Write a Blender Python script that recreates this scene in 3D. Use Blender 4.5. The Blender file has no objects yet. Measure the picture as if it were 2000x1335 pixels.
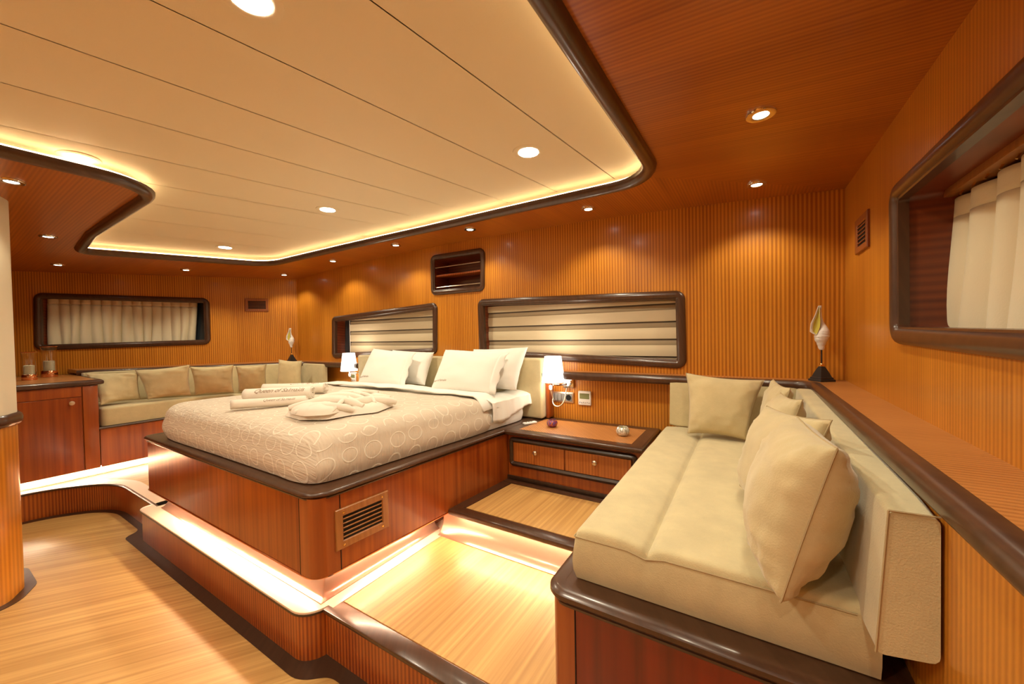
import bpy, bmesh, math, random
from mathutils import Vector, Matrix, noise
from mathutils.geometry import tessellate_polygon
random.seed(7)
C = bpy.context.scene.collection
E = 1.42            # eye height above the lower cabin floor; all numbers below are relative to the eye level
pi = math.pi

# ---------------------------------------------------------------- camera, world, exposure
cd = bpy.data.cameras.new('camera'); cam = bpy.data.objects.new('camera', cd); C.objects.link(cam)
cd.sensor_width = 36; cd.lens = 13.449; cd.clip_start = 0.02
yaw, pit, rol = 0.553198, 0.0184164, -0.018045
fw = Vector((-math.sin(yaw)*math.cos(pit), math.cos(yaw)*math.cos(pit), -math.sin(pit)))
r0 = Vector((math.cos(yaw), math.sin(yaw), 0)); u0 = r0.cross(fw)
rr = math.cos(rol)*r0 + math.sin(rol)*u0; uu = -math.sin(rol)*r0 + math.cos(rol)*u0
cam.matrix_world = Matrix(((rr.x, uu.x, -fw.x, 0), (rr.y, uu.y, -fw.y, 0), (rr.z, uu.z, -fw.z, E), (0, 0, 0, 1)))
bpy.context.scene.camera = cam
w = bpy.data.worlds.new('world'); bpy.context.scene.world = w; w.use_nodes = True
w.node_tree.nodes['Background'].inputs[0].default_value = (1.0, 0.8, 0.6, 1)
w.node_tree.nodes['Background'].inputs[1].default_value = 0.0
vs = bpy.context.scene.view_settings
vs.view_transform = 'Standard'; vs.look = 'None'; vs.gamma = 1; vs.use_curve_mapping = False; vs.exposure = 0.12

SPOT_W = 44.0        # cream ceiling downlights
SMALL_W = 12.5        # small soffit downlights
COVE_E = 12.0        # led strip in the ceiling cove
STEP_E = 85.0        # led strips under bed, steps and cabinets
SHADE_E = 2.6

# ---------------------------------------------------------------- materials
def nt(name):
    m = bpy.data.materials.new(name); m.use_nodes = True
    t = m.node_tree; b = t.nodes['Principled BSDF']
    return m, t, b
def plain(name, col, rough=.5, metal=0, emit=0, ecol=None, coat=0, bump=0, bscale=200, sheen=0, trans=0, ior=1.45, alpha=1):
    m, t, b = nt(name)
    b.inputs['Base Color'].default_value = (*col, 1); b.inputs['Roughness'].default_value = rough
    b.inputs['Metallic'].default_value = metal; b.inputs['Coat Weight'].default_value = coat
    b.inputs['Coat Roughness'].default_value = .12
    b.inputs['Sheen Weight'].default_value = sheen
    b.inputs['Transmission Weight'].default_value = trans; b.inputs['IOR'].default_value = ior
    b.inputs['Alpha'].default_value = alpha
    if emit:
        b.inputs['Emission Color'].default_value = (*(ecol or col), 1); b.inputs['Emission Strength'].default_value = emit
    if bump:
        n = t.nodes.new('ShaderNodeTexNoise'); n.inputs['Scale'].default_value = bscale; n.inputs['Detail'].default_value = 3
        tc = t.nodes.new('ShaderNodeTexCoord'); t.links.new(tc.outputs['Object'], n.inputs['Vector'])
        bp = t.nodes.new('ShaderNodeBump'); bp.inputs['Strength'].default_value = bump; bp.inputs['Distance'].default_value = .002
        t.links.new(n.outputs['Fac'], bp.inputs['Height']); t.links.new(bp.outputs[0], b.inputs['Normal'])
    return m
def wood(name, dark, light, across, along, period=.02, stripe=.5, rough=.35, coat=.25, grain=55, streak=3.0, warp=.6):
    """Quarter cut veneer: even stripes across one direction, long soft grain along the other."""
    m, t, b = nt(name); N = t.nodes; L = t.links
    tc = N.new('ShaderNodeTexCoord')
    def dot(v):
        d = N.new('ShaderNodeVectorMath'); d.operation = 'DOT_PRODUCT'; d.inputs[1].default_value = v
        L.new(tc.outputs['Object'], d.inputs[0]); return d.outputs['Value']
    s, g = dot(across), dot(along)
    def math_(op, a, bb=None, c=None):
        n = N.new('ShaderNodeMath'); n.operation = op
        for i, v in enumerate((a, bb, c)):
            if v is None: continue
            if isinstance(v, (int, float)): n.inputs[i].default_value = v
            else: L.new(v, n.inputs[i])
        return n.outputs[0]
    cx = N.new('ShaderNodeCombineXYZ'); L.new(math_('MULTIPLY', s, grain), cx.inputs[0]); L.new(math_('MULTIPLY', g, .9), cx.inputs[1])
    n1 = N.new('ShaderNodeTexNoise'); n1.inputs['Scale'].default_value = 1; n1.inputs['Detail'].default_value = 3; L.new(cx.outputs[0], n1.inputs['Vector'])
    cy = N.new('ShaderNodeCombineXYZ'); L.new(math_('MULTIPLY', s, streak), cy.inputs[0]); L.new(math_('MULTIPLY', g, .35), cy.inputs[1])
    n2 = N.new('ShaderNodeTexNoise'); n2.inputs['Scale'].default_value = 1; n2.inputs['Detail'].default_value = 2; L.new(cy.outputs[0], n2.inputs['Vector'])
    ph = math_('MULTIPLY_ADD', n2.outputs['Fac'], warp*8, math_('MULTIPLY', s, 2*pi/period))
    wv = math_('MULTIPLY_ADD', math_('SINE', ph), .5, .5)
    f = math_('ADD', math_('MULTIPLY', wv, stripe), math_('MULTIPLY', n1.outputs['Fac'], 1-stripe))
    f = math_('MULTIPLY_ADD', math_('SUBTRACT', n2.outputs['Fac'], .5), .7, f)
    rp = N.new('ShaderNodeValToRGB'); rp.color_ramp.elements[0].position = .22; rp.color_ramp.elements[1].position = .80
    rp.color_ramp.elements[0].color = (*dark, 1); rp.color_ramp.elements[1].color = (*light, 1)
    L.new(f, rp.inputs[0]); L.new(rp.outputs[0], b.inputs['Base Color'])
    b.inputs['Roughness'].default_value = rough; b.inputs['Coat Weight'].default_value = coat; b.inputs['Coat Roughness'].default_value = .15
    return m
V = Vector
wl = V((-.68, -1, 0)).normalized()       # direction of the left hull side, running forward
D1, L1 = (.35, .105, .006), (.66, .265, .026)
m_wall_back = wood('veneer_back', D1, L1, (1, 0, 0), (0, 0, 1), .0205)
m_wall_side = wood('veneer_side', (.38, .12, .007), (.62, .24, .022), (0, 1, 0), (0, 0, 1), .0165, stripe=.35)
m_wall_left = wood('veneer_left', D1, L1, tuple(wl), (0, 0, 1), .0205)
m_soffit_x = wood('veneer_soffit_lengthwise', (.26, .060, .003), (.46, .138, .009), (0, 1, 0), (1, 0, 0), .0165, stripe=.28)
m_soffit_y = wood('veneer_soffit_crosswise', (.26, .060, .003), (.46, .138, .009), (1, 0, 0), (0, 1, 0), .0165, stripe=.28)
m_ledge_y = wood('veneer_ledge', (.34, .12, .028), (.52, .22, .06), (0, 1, 0), (1, 0, 0), .017, stripe=.45, rough=.4)
m_ledge_x = wood('veneer_ledge_cross', (.34, .12, .028), (.52, .22, .06), (1, 0, 0), (0, 1, 0), .017, stripe=.45, rough=.4)
m_mahog = wood('mahogany_veneer', (.17, .022, .003), (.42, .10, .011), (.8, .6, 0), (0, 0, 1), .05, stripe=.10, rough=.28, coat=.35, grain=60, streak=5)
m_post = wood('mahogany_post', (.24, .045, .007), (.40, .10, .016), (.8, .6, 0), (0, 0, 1), .05, stripe=.05, rough=.28, coat=.4, grain=40, streak=3)
m_draw = wood('drawer_veneer', (.26, .06, .010), (.52, .17, .03), (.8, .6, 0), (0, 0, 1), .016, stripe=.22, rough=.3, coat=.3, grain=70, streak=5)
m_plinth = wood('mahogany_striped', (.20, .030, .004), (.47, .12, .014), (.8, .6, 0), (0, 0, 1), .017, stripe=.5, rough=.3, coat=.4)
m_sofa_base = wood('mahogany_dark_red', (.085, .003, .001), (.22, .012, .002), (.8, .6, 0), (0, 0, 1), .05, stripe=.15, rough=.25, coat=.5, grain=30, streak=6)
m_floor = wood('teak_floor', (.37, .19, .05), (.66, .41, .145), (wl.y, -wl.x, 0), tuple(-wl), .035, stripe=.08, rough=.42, coat=.12, grain=60, streak=9)
m_deck = wood('teak_platform', (.42, .20, .055), (.72, .42, .14), (1, 0, 0), (0, 1, 0), .035, stripe=.08, rough=.45, coat=.08, grain=60, streak=9)
m_table = wood('veneer_top', (.36, .13, .035), (.60, .27, .085), (.707, .707, 0), (.707, -.707, 0), .016, stripe=.45, rough=.4)
m_dark = wood('wenge', (.030, .014, .007), (.055, .026, .013), (.8, .6, .2), (.1, .2, .9), .05, stripe=.1, rough=.36, coat=.2, grain=60)
m_dark2 = wood('wenge_brown', (.050, .020, .009), (.085, .035, .016), (.8, .6, .2), (.5, .5, .1), .05, stripe=.1, rough=.33, coat=.3, grain=60)
m_inner = wood('niche_mahogany', (.10, .014, .004), (.22, .045, .010), (0, .1, 1), (1, 0, 0), .03, stripe=.3, rough=.35)
m_cove = plain('copper_cove', (.46, .26, .17), .24, .5, coat=.5)
m_shelfw = plain('plinth_top_veneer', (.80, .60, .44), .35, .1, coat=.3)
m_cream = plain('cream_vinyl', (.78, .69, .51), .55, bump=.15, bscale=350)
m_colcream = plain('column_vinyl', (.76, .70, .54), .5, bump=.2, bscale=300)
m_velvet = plain('sand_velvet', (.585, .49, .275), .8, sheen=.35, bump=.5, bscale=260)
def mottled(m, col, amt=.22, sc=9):
    t = m.node_tree; b = t.nodes['Principled BSDF']
    n = t.nodes.new('ShaderNodeTexNoise'); n.inputs['Scale'].default_value = sc; n.inputs['Detail'].default_value = 6; n.inputs['Roughness'].default_value = .65
    tc = t.nodes.new('ShaderNodeTexCoord'); t.links.new(tc.outputs['Object'], n.inputs['Vector'])
    rp = t.nodes.new('ShaderNodeValToRGB'); rp.color_ramp.elements[0].position = .3; rp.color_ramp.elements[1].position = .7
    rp.color_ramp.elements[0].color = (*[c*(1-amt) for c in col], 1); rp.color_ramp.elements[1].color = (*[min(1, c*(1+amt*.5)) for c in col], 1)
    t.links.new(n.outputs['Fac'], rp.inputs[0]); t.links.new(rp.outputs[0], b.inputs['Base Color'])
mottled(m_velvet, (.585, .49, .275), .14)
m_cushion = plain('pillow_velvet', (.60, .45, .25), .85, sheen=.4, bump=.4, bscale=240); mottled(m_cushion, (.57, .46, .25), .12, 7)
m_seam = plain('seam_thread', (.43, .33, .18), .9)
m_white = plain('white_cotton', (.86, .84, .78), .85, sheen=.2, bump=.2, bscale=60)
m_towel = plain('towel_terry', (.84, .76, .65), .95, sheen=.3, bump=.8, bscale=500)
m_thread = plain('brown_thread', (.30, .20, .13), .8)
m_curtain = plain('curtain_cloth', (.74, .66, .47), .85, sheen=.2, bump=.2, bscale=200)
m_header = plain('curtain_header', (.70, .53, .33), .85)
m_chrome = plain('chrome', (.85, .85, .84), .12, 1)
m_nickel = plain('brushed_nickel', (.72, .66, .55), .3, 1)
m_brass = plain('polished_brass', (.83, .55, .18), .2, 1)
m_copper = plain('rose_gold', (.85, .42, .22), .15, 1)
m_bronze = wood('vent_teak', (.25, .085, .018), (.42, .17, .04), (1, 1, .1), (0, 0, 1), .03, stripe=.1, rough=.35)
m_ventred = wood('vent_mahogany', (.20, .05, .012), (.34, .10, .022), (1, 1, .1), (0, 0, 1), .03, stripe=.1, rough=.35)
m_black = plain('black_void', (.004, .004, .004), .7)
m_blackwood = plain('black_lacquer', (.012, .014, .016), .35, coat=.3)
m_plast = plain('white_plastic', (.80, .79, .76), .35)
m_grey = plain('grey_plastic', (.26, .26, .25), .4)
m_lcd = plain('lcd_green', (.22, .24, .11), .3)
m_blue = plain('blue_button', (.12, .18, .45), .4)
m_shell = plain('shell_white', (.80, .77, .74), .5, bump=.4, bscale=90)
m_shelly = plain('shell_inside', (.60, .52, .08), .35, coat=.4)
m_candle = plain('candle_wax', (.78, .74, .50), .6)
m_glass = plain('clear_glass', (1, 1, 1), .03, trans=1, ior=1.45)
m_win = plain('window_glass', (.03, .035, .04), .06, coat=.5)
m_led_c = plain('cove_led', (1, .62, .28), .5, emit=COVE_E, ecol=(1, .70, .36))
m_led_s = plain('step_led', (1, .8, .55), .5, emit=STEP_E, ecol=(1, .86, .62))
m_lens = plain('lamp_lens', (1, 1, 1), .3, emit=30, ecol=(1, .93, .80))
m_lens_s = plain('spot_lens', (1, 1, 1), .3, emit=14, ecol=(.80, 1, .93))
m_shade = plain('lamp_shade_fabric', (.95, .93, .88), .7, emit=SHADE_E, ecol=(1, .94, .84))
m_blind = plain('blind_cream', (.66, .56, .38), .75, bump=.2, bscale=300)
m_blind2 = plain('blind_sheer', (.38, .30, .19), .8)
m_blind3 = plain('blind_gap', (.16, .13, .10), .8)

# bedspread: pale embroidered rings on a ribbed taupe ground
m_spread, t, b = nt('bedspread_fabric'); N = t.nodes; L = t.links
tc = N.new('ShaderNodeTexCoord')
vo = N.new('ShaderNodeTexVoronoi'); vo.voronoi_dimensions = '2D'; vo.inputs['Scale'].default_value = 8.0; vo.inputs['Randomness'].default_value = .28
L.new(tc.outputs['UV'], vo.inputs['Vector'])
def mm(op, a, bb=None, c=None):
    n = N.new('ShaderNodeMath'); n.operation = op
    for i, v in enumerate((a, bb, c)):
        if v is None: continue
        if isinstance(v, (int, float)): n.inputs[i].default_value = v
        else: L.new(v, n.inputs[i])
    return n.outputs[0]
sep = N.new('ShaderNodeSeparateColor'); L.new(vo.outputs['Color'], sep.inputs[0])
rad = mm('MULTIPLY_ADD', sep.outputs[0], .14, .27)
ring = mm('ABSOLUTE', mm('SUBTRACT', vo.outputs['Distance'], rad))
mr = N.new('ShaderNodeMapRange'); mr.inputs[1].default_value = .018; mr.inputs[2].default_value = .034; mr.inputs[3].default_value = 1; mr.inputs[4].default_value = 0
L.new(ring, mr.inputs[0])
ws = N.new('ShaderNodeTexNoise'); ws.inputs['Scale'].default_value = 1; ws.inputs['Detail'].default_value = 2
mp = N.new('ShaderNodeMapping'); mp.inputs['Scale'].default_value = (14, 110, 1); mp.inputs['Rotation'].default_value = (0, 0, .25)
L.new(tc.outputs['UV'], mp.inputs[0]); L.new(mp.outputs[0], ws.inputs['Vector'])
mx = N.new('ShaderNodeMix'); mx.data_type = 'RGBA'
mx.inputs[6].default_value = (.64, .54, .42, 1); mx.inputs[7].default_value = (.84, .76, .62, 1); L.new(mr.outputs[0], mx.inputs[0]); L.new(mx.outputs[2], b.inputs['Base Color'])
hgt = mm('ADD', mm('MULTIPLY', mr.outputs[0], .35), mm('MULTIPLY', ws.outputs['Fac'], 1.3))
bp_ = N.new('ShaderNodeBump'); bp_.inputs['Strength'].default_value = .8; bp_.inputs['Distance'].default_value = .007; L.new(hgt, bp_.inputs['Height']); L.new(bp_.outputs[0], b.inputs['Normal'])
b.inputs['Roughness'].default_value = .8; b.inputs['Sheen Weight'].default_value = .2

def speckle(name, c1, c2, c3, sc):
    m, t, b = nt(name); v = t.nodes.new('ShaderNodeTexVoronoi'); v.inputs['Scale'].default_value = sc
    tc = t.nodes.new('ShaderNodeTexCoord'); t.links.new(tc.outputs['Object'], v.inputs[0])
    s = t.nodes.new('ShaderNodeSeparateColor'); t.links.new(v.outputs['Color'], s.inputs[0])
    rp = t.nodes.new('ShaderNodeValToRGB'); rp.color_ramp.interpolation = 'CONSTANT'
    e = rp.color_ramp.elements; e[0].color = (*c1, 1); e[1].position = .45; e[1].color = (*c2, 1); x = e.new(.75); x.color = (*c3, 1)
    t.links.new(s.outputs[0], rp.inputs[0]); t.links.new(rp.outputs[0], b.inputs['Base Color']); b.inputs['Roughness'].default_value = .2; b.inputs['Metallic'].default_value = .3
    return m
m_mosaic_r = speckle('mosaic_purple', (.30, .06, .10), (.14, .10, .38), (.55, .22, .06), 170)
m_mosaic_w = speckle('mosaic_silver', (.72, .68, .56), (.40, .36, .28), (.85, .83, .74), 150)

# ---------------------------------------------------------------- builders
ORG = {}
def link(name, verts, faces, mat, parent=None, smooth=True, ang=40, uv=None, mats=None, fmat=None):
    verts = [V(v) for v in verts]
    lo = V([min(v[i] for v in verts) for i in range(3)]); hi = V([max(v[i] for v in verts) for i in range(3)])
    o = V(((lo.x+hi.x)/2, (lo.y+hi.y)/2, lo.z))
    me = bpy.data.meshes.new(name); me.from_pydata([v-o for v in verts], [], faces)
    for mt in (mats or [mat]): me.materials.append(mt)
    if fmat:
        for p, k in zip(me.polygons, fmat): p.material_index = k
    bm = bmesh.new(); bm.from_mesh(me)
    if not uv: bmesh.ops.recalc_face_normals(bm, faces=bm.faces)
    bm.to_mesh(me); bm.free()
    if uv:
        ul = me.uv_layers.new(name='UVMap')
        for p in me.polygons:
            for li in p.loop_indices:
                ul.data[li].uv = uv(V(verts[me.loops[li].vertex_index]), p.normal)
    if smooth:
        for p in me.polygons: p.use_smooth = True
        me.set_sharp_from_angle(angle=math.radians(ang))
    ob = bpy.data.objects.new(name, me); C.objects.link(ob)
    w = o + V((0, 0, E))
    if parent is not None:
        ob.parent = parent; ob.location = w - ORG[parent.name]
    else: ob.location = w
    ORG[ob.name] = w
    return ob
def tag(o, label=None, cat=None, group=None, kind=None):
    if label: o['label'] = label
    if cat: o['category'] = cat
    if group: o['group'] = group
    if kind: o['kind'] = kind
    return o
def thing(name, loc, label=None, cat=None, group=None, kind=None):
    o = bpy.data.objects.new(name, None); C.objects.link(o); o.empty_display_size = .05
    o.location = V(loc) + V((0, 0, E)); ORG[o.name] = o.location.copy()
    return tag(o, label, cat, group, kind)
class MB:
    def __init__(s): s.v = []; s.f = []
    def add(s, v, f):
        k = len(s.v); s.v += [V(p) for p in v]; s.f += [tuple(i+k for i in q) for q in f]; return s
    def link(s, name, mat, parent=None, **k): return link(name, s.v, s.f, mat, parent, **k)
class Fr:          # local frame: a, b in plane, c along the normal
    def __init__(s, o, a, b, c): s.o = V(o); s.a = V(a).normalized(); s.b = V(b).normalized(); s.c = V(c).normalized()
    def p(s, a, b, c=0): return s.o + s.a*a + s.b*b + s.c*c
XY = Fr((0, 0, 0), (1, 0, 0), (0, 1, 0), (0, 0, 1))
BK = Fr((0, 2.77, 0), (1, 0, 0), (0, 0, 1), (0, -1, 0))         # headboard wall, a = X
RT = Fr((.458, 0, 0), (0, 1, 0), (0, 0, 1), (-1, 0, 0))         # right wall, a = Y
LF = Fr((-4.98, 2.77, 0), wl, (0, 0, 1), (wl.y*-1, wl.x, 0))    # left wall, a = distance forward
if LF.c.x < 0: LF.c = -LF.c
def rbox(lo, hi, r=.004, seg=2):
    bm = bmesh.new(); bmesh.ops.create_cube(bm, size=1)
    lo = V(lo); hi = V(hi); d = hi-lo
    for v in bm.verts: v.co = V((lo.x+(v.co.x+.5)*d.x, lo.y+(v.co.y+.5)*d.y, lo.z+(v.co.z+.5)*d.z))
    r = min(r, min(d)*.45)
    if r > 0: bmesh.ops.bevel(bm, geom=bm.edges[:], offset=r, segments=seg, affect='EDGES', profile=.5)
    bm.verts.index_update(); vv = [v.co.copy() for v in bm.verts]; ff = [tuple(x.index for x in f.verts) for f in bm.faces]; bm.free()
    return vv, ff
def frbox(fr, lo, hi, r=.004, seg=2):
    vv, ff = rbox(lo, hi, r, seg); return [fr.p(*v) for v in vv], ff
def round_poly(pts, rad, seg=6):
    n = len(pts); out = []
    for i in range(n):
        p = V((*pts[i], 0)); a = V((*pts[i-1], 0)); b = V((*pts[(i+1) % n], 0))
        r = rad[i] if isinstance(rad, (list, tuple)) else rad
        if r <= 0: out.append((p.x, p.y)); continue
        d1 = (a-p).normalized(); d2 = (b-p).normalized(); ang = d1.angle(d2)
        t = min(r/math.tan(ang/2), (a-p).length*.49, (b-p).length*.49); r2 = t*math.tan(ang/2)
        c = p + (d1+d2).normalized()*(r2/math.sin(ang/2))
        s = p+d1*t-c; e = p+d2*t-c; tot = s.angle(e); cr = s.cross(e).z
        for k in range(seg+1):
            q = Matrix.Rotation((1 if cr > 0 else -1)*tot*k/seg, 3, 'Z') @ s
            out.append((c.x+q.x, c.y+q.y))
    return out
def area2(p): return sum(p[i-1][0]*p[i][1]-p[i][0]*p[i-1][1] for i in range(len(p)))/2
def offset(path, d, closed=True):
    """positive d = to the right of the travel direction (outside of a counter clockwise loop)"""
    n = len(path); out = []
    for i in range(n):
        p = V(path[i]).to_2d()
        if closed or 0 < i < n-1: a = V(path[i-1]).to_2d(); b = V(path[(i+1) % n]).to_2d()
        elif i == 0: a = p; b = V(path[1]).to_2d()
        else: a = V(path[i-1]).to_2d(); b = p
        d1 = (p-a); d2 = (b-p)
        if d1.length < 1e-9: d1 = d2
        if d2.length < 1e-9: d2 = d1
        d1.normalize(); d2.normalize(); n1 = V((d1.y, -d1.x)); n2 = V((d2.y, -d2.x)); m = n1+n2
        if m.length < 1e-6: m = n1.copy()
        m.normalize(); k = 1/max(.35, m.dot(n1)); q = p+m*d*k; out.append((q.x, q.y))
    return out
def sweep(fr, path, prof, closed=True, hfun=None, cap=True):
    """prof = list of (outward offset, height along the normal)"""
    n = len(path); m = len(prof); v = []; f = []
    cache = {}
    for (d, h) in prof:
        if d not in cache: cache[d] = offset(path, d, closed)
        for q in cache[d]: v.append(fr.p(q[0], q[1], h + (hfun(*q) if hfun else 0)))
    for j in range(m):
        j2 = (j+1) % m
        for i in range(n if closed else n-1):
            i2 = (i+1) % n; f.append((j*n+i, j*n+i2, j2*n+i2, j2*n+i))
    if not closed and cap:
        f.append(tuple(j*n for j in range(m))); f.append(tuple(j*n+n-1 for j in range(m))[::-1])
    return v, f
def prism(fr, path, h0, h1, bev=0, seg=3):
    n = len(path)
    if area2(path) < 0: path = path[::-1]
    if bev:
        lv = [(h0, 0)] + [(h1-bev+bev*math.sin(k/seg*pi/2), -bev*(1-math.cos(k/seg*pi/2))) for k in range(seg+1)] + ([(h1, -bev-.015)] if bev > .01 else [])
    else: lv = [(h0, 0), (h1, 0)]
    v = []; f = []
    for h, d in lv: v += [fr.p(x, y, h) for x, y in (offset(path, d) if d else path)]
    for j in range(len(lv)-1):
        for i in range(n): i2 = (i+1) % n; f.append((j*n+i, j*n+i2, (j+1)*n+i2, (j+1)*n+i))
    f.append(tuple(range(n))[::-1]); k = (len(lv)-1)*n; f.append(tuple(range(k, k+n)))
    return v, f
def holed(fr, outer, holes, c=0, hf=None, grid=None):
    loops = [outer]+holes; flat = [p for l in loops for p in l]
    tris = tessellate_polygon([[V((x, y, 0)) for x, y in l] for l in loops])
    bm = bmesh.new(); vs_ = [bm.verts.new((x, y, 0)) for x, y in flat]
    for t_ in tris:
        try: bm.faces.new([vs_[i] for i in t_])
        except ValueError: pass
    if grid:
        (x0, x1, dx), (y0, y1, dy), extra = grid
        cuts = [((x0+i*dx, 0, 0), (1, 0, 0)) for i in range(int((x1-x0)/dx)+1)] + [((0, y0+i*dy, 0), (0, 1, 0)) for i in range(int((y1-y0)/dy)+1)] + extra
        for co, no in cuts:
            bmesh.ops.bisect_plane(bm, geom=bm.verts[:]+bm.edges[:]+bm.faces[:], plane_co=co, plane_no=no, dist=1e-5)
    bm.verts.index_update()
    v = [fr.p(q.co.x, q.co.y, c+(hf(q.co.x, q.co.y) if hf else 0)) for q in bm.verts]; f = [tuple(q.index for q in g.verts) for g in bm.faces]; bm.free()
    return v, f
def tube(pts, r, seg=8, cap=True):
    pts = [V(p) for p in pts]; v = []; f = []; rs = r if isinstance(r, (list, tuple)) else [r]*len(pts)
    up = V((0, 0, 1))
    for i, p in enumerate(pts):
        d = (pts[min(i+1, len(pts)-1)]-pts[max(i-1, 0)]).normalized()
        if abs(d.dot(up)) > .95: up = V((1, 0, 0)) if abs(d.x) < .9 else V((0, 1, 0))
        s = d.cross(up).normalized(); t_ = s.cross(d); up = t_
        for k in range(seg): a = 2*pi*k/seg; v.append(p+s*math.cos(a)*rs[i]+t_*math.sin(a)*rs[i])
    for i in range(len(pts)-1):
        for k in range(seg): k2 = (k+1) % seg; f.append((i*seg+k, i*seg+k2, (i+1)*seg+k2, (i+1)*seg+k))
    if cap: f.append(tuple(range(seg))[::-1]); f.append(tuple(range(len(v)-seg, len(v))))
    return v, f
def lathe(c, prof, seg=24, ax=V((0, 0, 1))):
    c = V(c); ax = ax.normalized(); s = ax.orthogonal().normalized(); t_ = ax.cross(s); v = []; f = []
    for r, h in prof:
        for k in range(seg): a = 2*pi*k/seg; v.append(c+ax*h+s*math.cos(a)*max(r, 1e-4)+t_*math.sin(a)*max(r, 1e-4))
    for i in range(len(prof)-1):
        for k in range(seg): k2 = (k+1) % seg; f.append((i*seg+k, i*seg+k2, (i+1)*seg+k2, (i+1)*seg+k))
    f.append(tuple(range(seg))[::-1]); f.append(tuple(range(len(v)-seg, len(v))))
    return v, f
def ccw(p): return p if area2(p) > 0 else p[::-1]
FPROF = [(0, 0), (0, .008), (-.005, .016), (-.014, .022), (-.028, .025), (-.042, .023), (-.050, .016), (-.053, .010), (-.059, .008), (-.060, -.02)]

# ---------------------------------------------------------------- ceiling heights (cambered deck)
def zs(x, y): return .77+.095*(1-((max(-4.98, min(.46, x))+2.25)/2.7)**2)-.010*(2.77-y)
def zwall(x): return zs(x, 2.77)
FR = -1.9      # front end of the cabin, behind the camera

# ---------------------------------------------------------------- walls
def lw(y): return -4.98-.68*(2.77-y)
w1 = [(-4.22, .254), (-2.545, .328), (-2.557, -.17), (-4.24, -.242)]
w2 = [(-2.06, .325), (-.355, .275), (-.348, -.247), (-2.05, -.186)]
ni = [(-2.62, .783), (-1.972, .776), (-1.982, .392), (-2.62, .396)]
w1r, w2r, nir = [ccw(round_poly(q, .06)) for q in (w1, w2, ni)]
bw = [(-5.02, -1.5), (.50, -1.5)] + [(.50-i*.184, zwall(.50-i*.184)+.02) for i in range(31)]
bwi = [offset(q, -.045) for q in (w1r, w2r, nir)]
v, f = holed(BK, bw, bwi); wb = tag(link('wall_back', v, f, m_wall_back), kind='structure')
rw3 = [(.35, .508), (1.925, .508), (1.915, -.055), (.35, -.080)]; rw3r = ccw(round_poly(rw3, .07))
v, f = holed(RT, [(FR, -1.5), (2.80, -1.5), (2.80, .82), (FR, .82)], [offset(rw3r, -.045)]); wr = tag(link('wall_right', v, f, m_wall_side), kind='structure')
def la(x, y): return (V((x, y, 0))-LF.o).dot(LF.a)
a1, a2 = la(-5.48, 2.0), la(-6.285, .755)
lwin = [(a1, .505), (a2, .530), (a2+.01, -.075), (a1, -.048)]; lwr = ccw(round_poly(lwin, .07))
v, f = holed(LF, [(-.03, -1.5), (5.7, -1.5), (5.7, .86), (-.03, .86)], [offset(lwr, -.045)]); wlft = tag(link('wall_left', v, f, m_wall_left), kind='structure')
v, f = prism(Fr((0, FR, 0), (1, 0, 0), (0, 0, 1), (0, 1, 0)), [(-8.4, -1.5), (.5, -1.5), (.5, .95), (-8.4, .95)], -.02, 0)
tag(link('wall_front', v, f, m_wall_back), kind='structure')

# ---------------------------------------------------------------- floor, platforms
v, f = prism(XY, [(-8.6, FR-.02), (.5, FR-.02), (.5, 2.8), (-8.6, 2.8)], -1.52, -1.42)
fl = tag(link('floor', v, f, m_floor), kind='structure')
def bx(y): return -1.57+.08*(y-.92)       # right side of the bed base
YR = 1.69
# dark border of the lower floor
bo_ = round_poly([(-9, -.3), (-4.96, -.3), (-4.96, .64), (-4.64, 1.03), (-3.70, 1.03), (-3.70, .95), (-1.70, .95), (-1.66, 1.03), (-.42, 1.03), (-.3, -.4)], [0, 0, .5, .5, 0, 0, 0, 0, 0, 0])[1:-1]
bi_ = round_poly([(-9, -.3), (-4.87, -.3), (-4.87, .58), (-4.60, .945), (-3.90, .94), (-3.86, .845), (-1.60, .845), (-1.50, .93), (-.42, .93), (-.3, -.4)], [0, 0, .5, .5, .10, .08, .16, .10, 0, 0])[1:-1]
v, f = holed(XY, bo_+bi_[::-1], [], -1.4185); link('floor_border', v, f, m_dark, fl)
# platform beside the bed (with nosing and edging)
plat = [(-1.74, .99), (-.42, .99), (-.42, 1.90), (-1.74, 1.90)]
v, f = prism(XY, plat, -1.42, -1.2035); pf = tag(link('floor_platform', v, f, m_plinth), kind='structure'); pf.name = 'floor.001'; ORG[pf.name] = ORG['floor_platform']
v, f = prism(XY, [(-1.575, 1.052), (-.44, 1.052), (-.44, 1.735), (-1.575, 1.735)], -1.21, -1.1995, .001, 1); link('floor_panel', v, f, m_deck, pf)
v, f = rbox((-1.611, .972, -1.218), (-.42, 1.049, -1.1985), .005); link('nosing', v, f, m_dark2, pf)
v, f = rbox((-1.74, 1.0, -1.21), (-1.578, 1.9, -1.1980), .001); link('edging', v, f, m_shelfw, pf)
v, f = rbox((-1.575, 1.738, -1.21), (-.44, 1.9, -1.1995), .001); link('edging', v, f, m_shelfw, pf)
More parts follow.
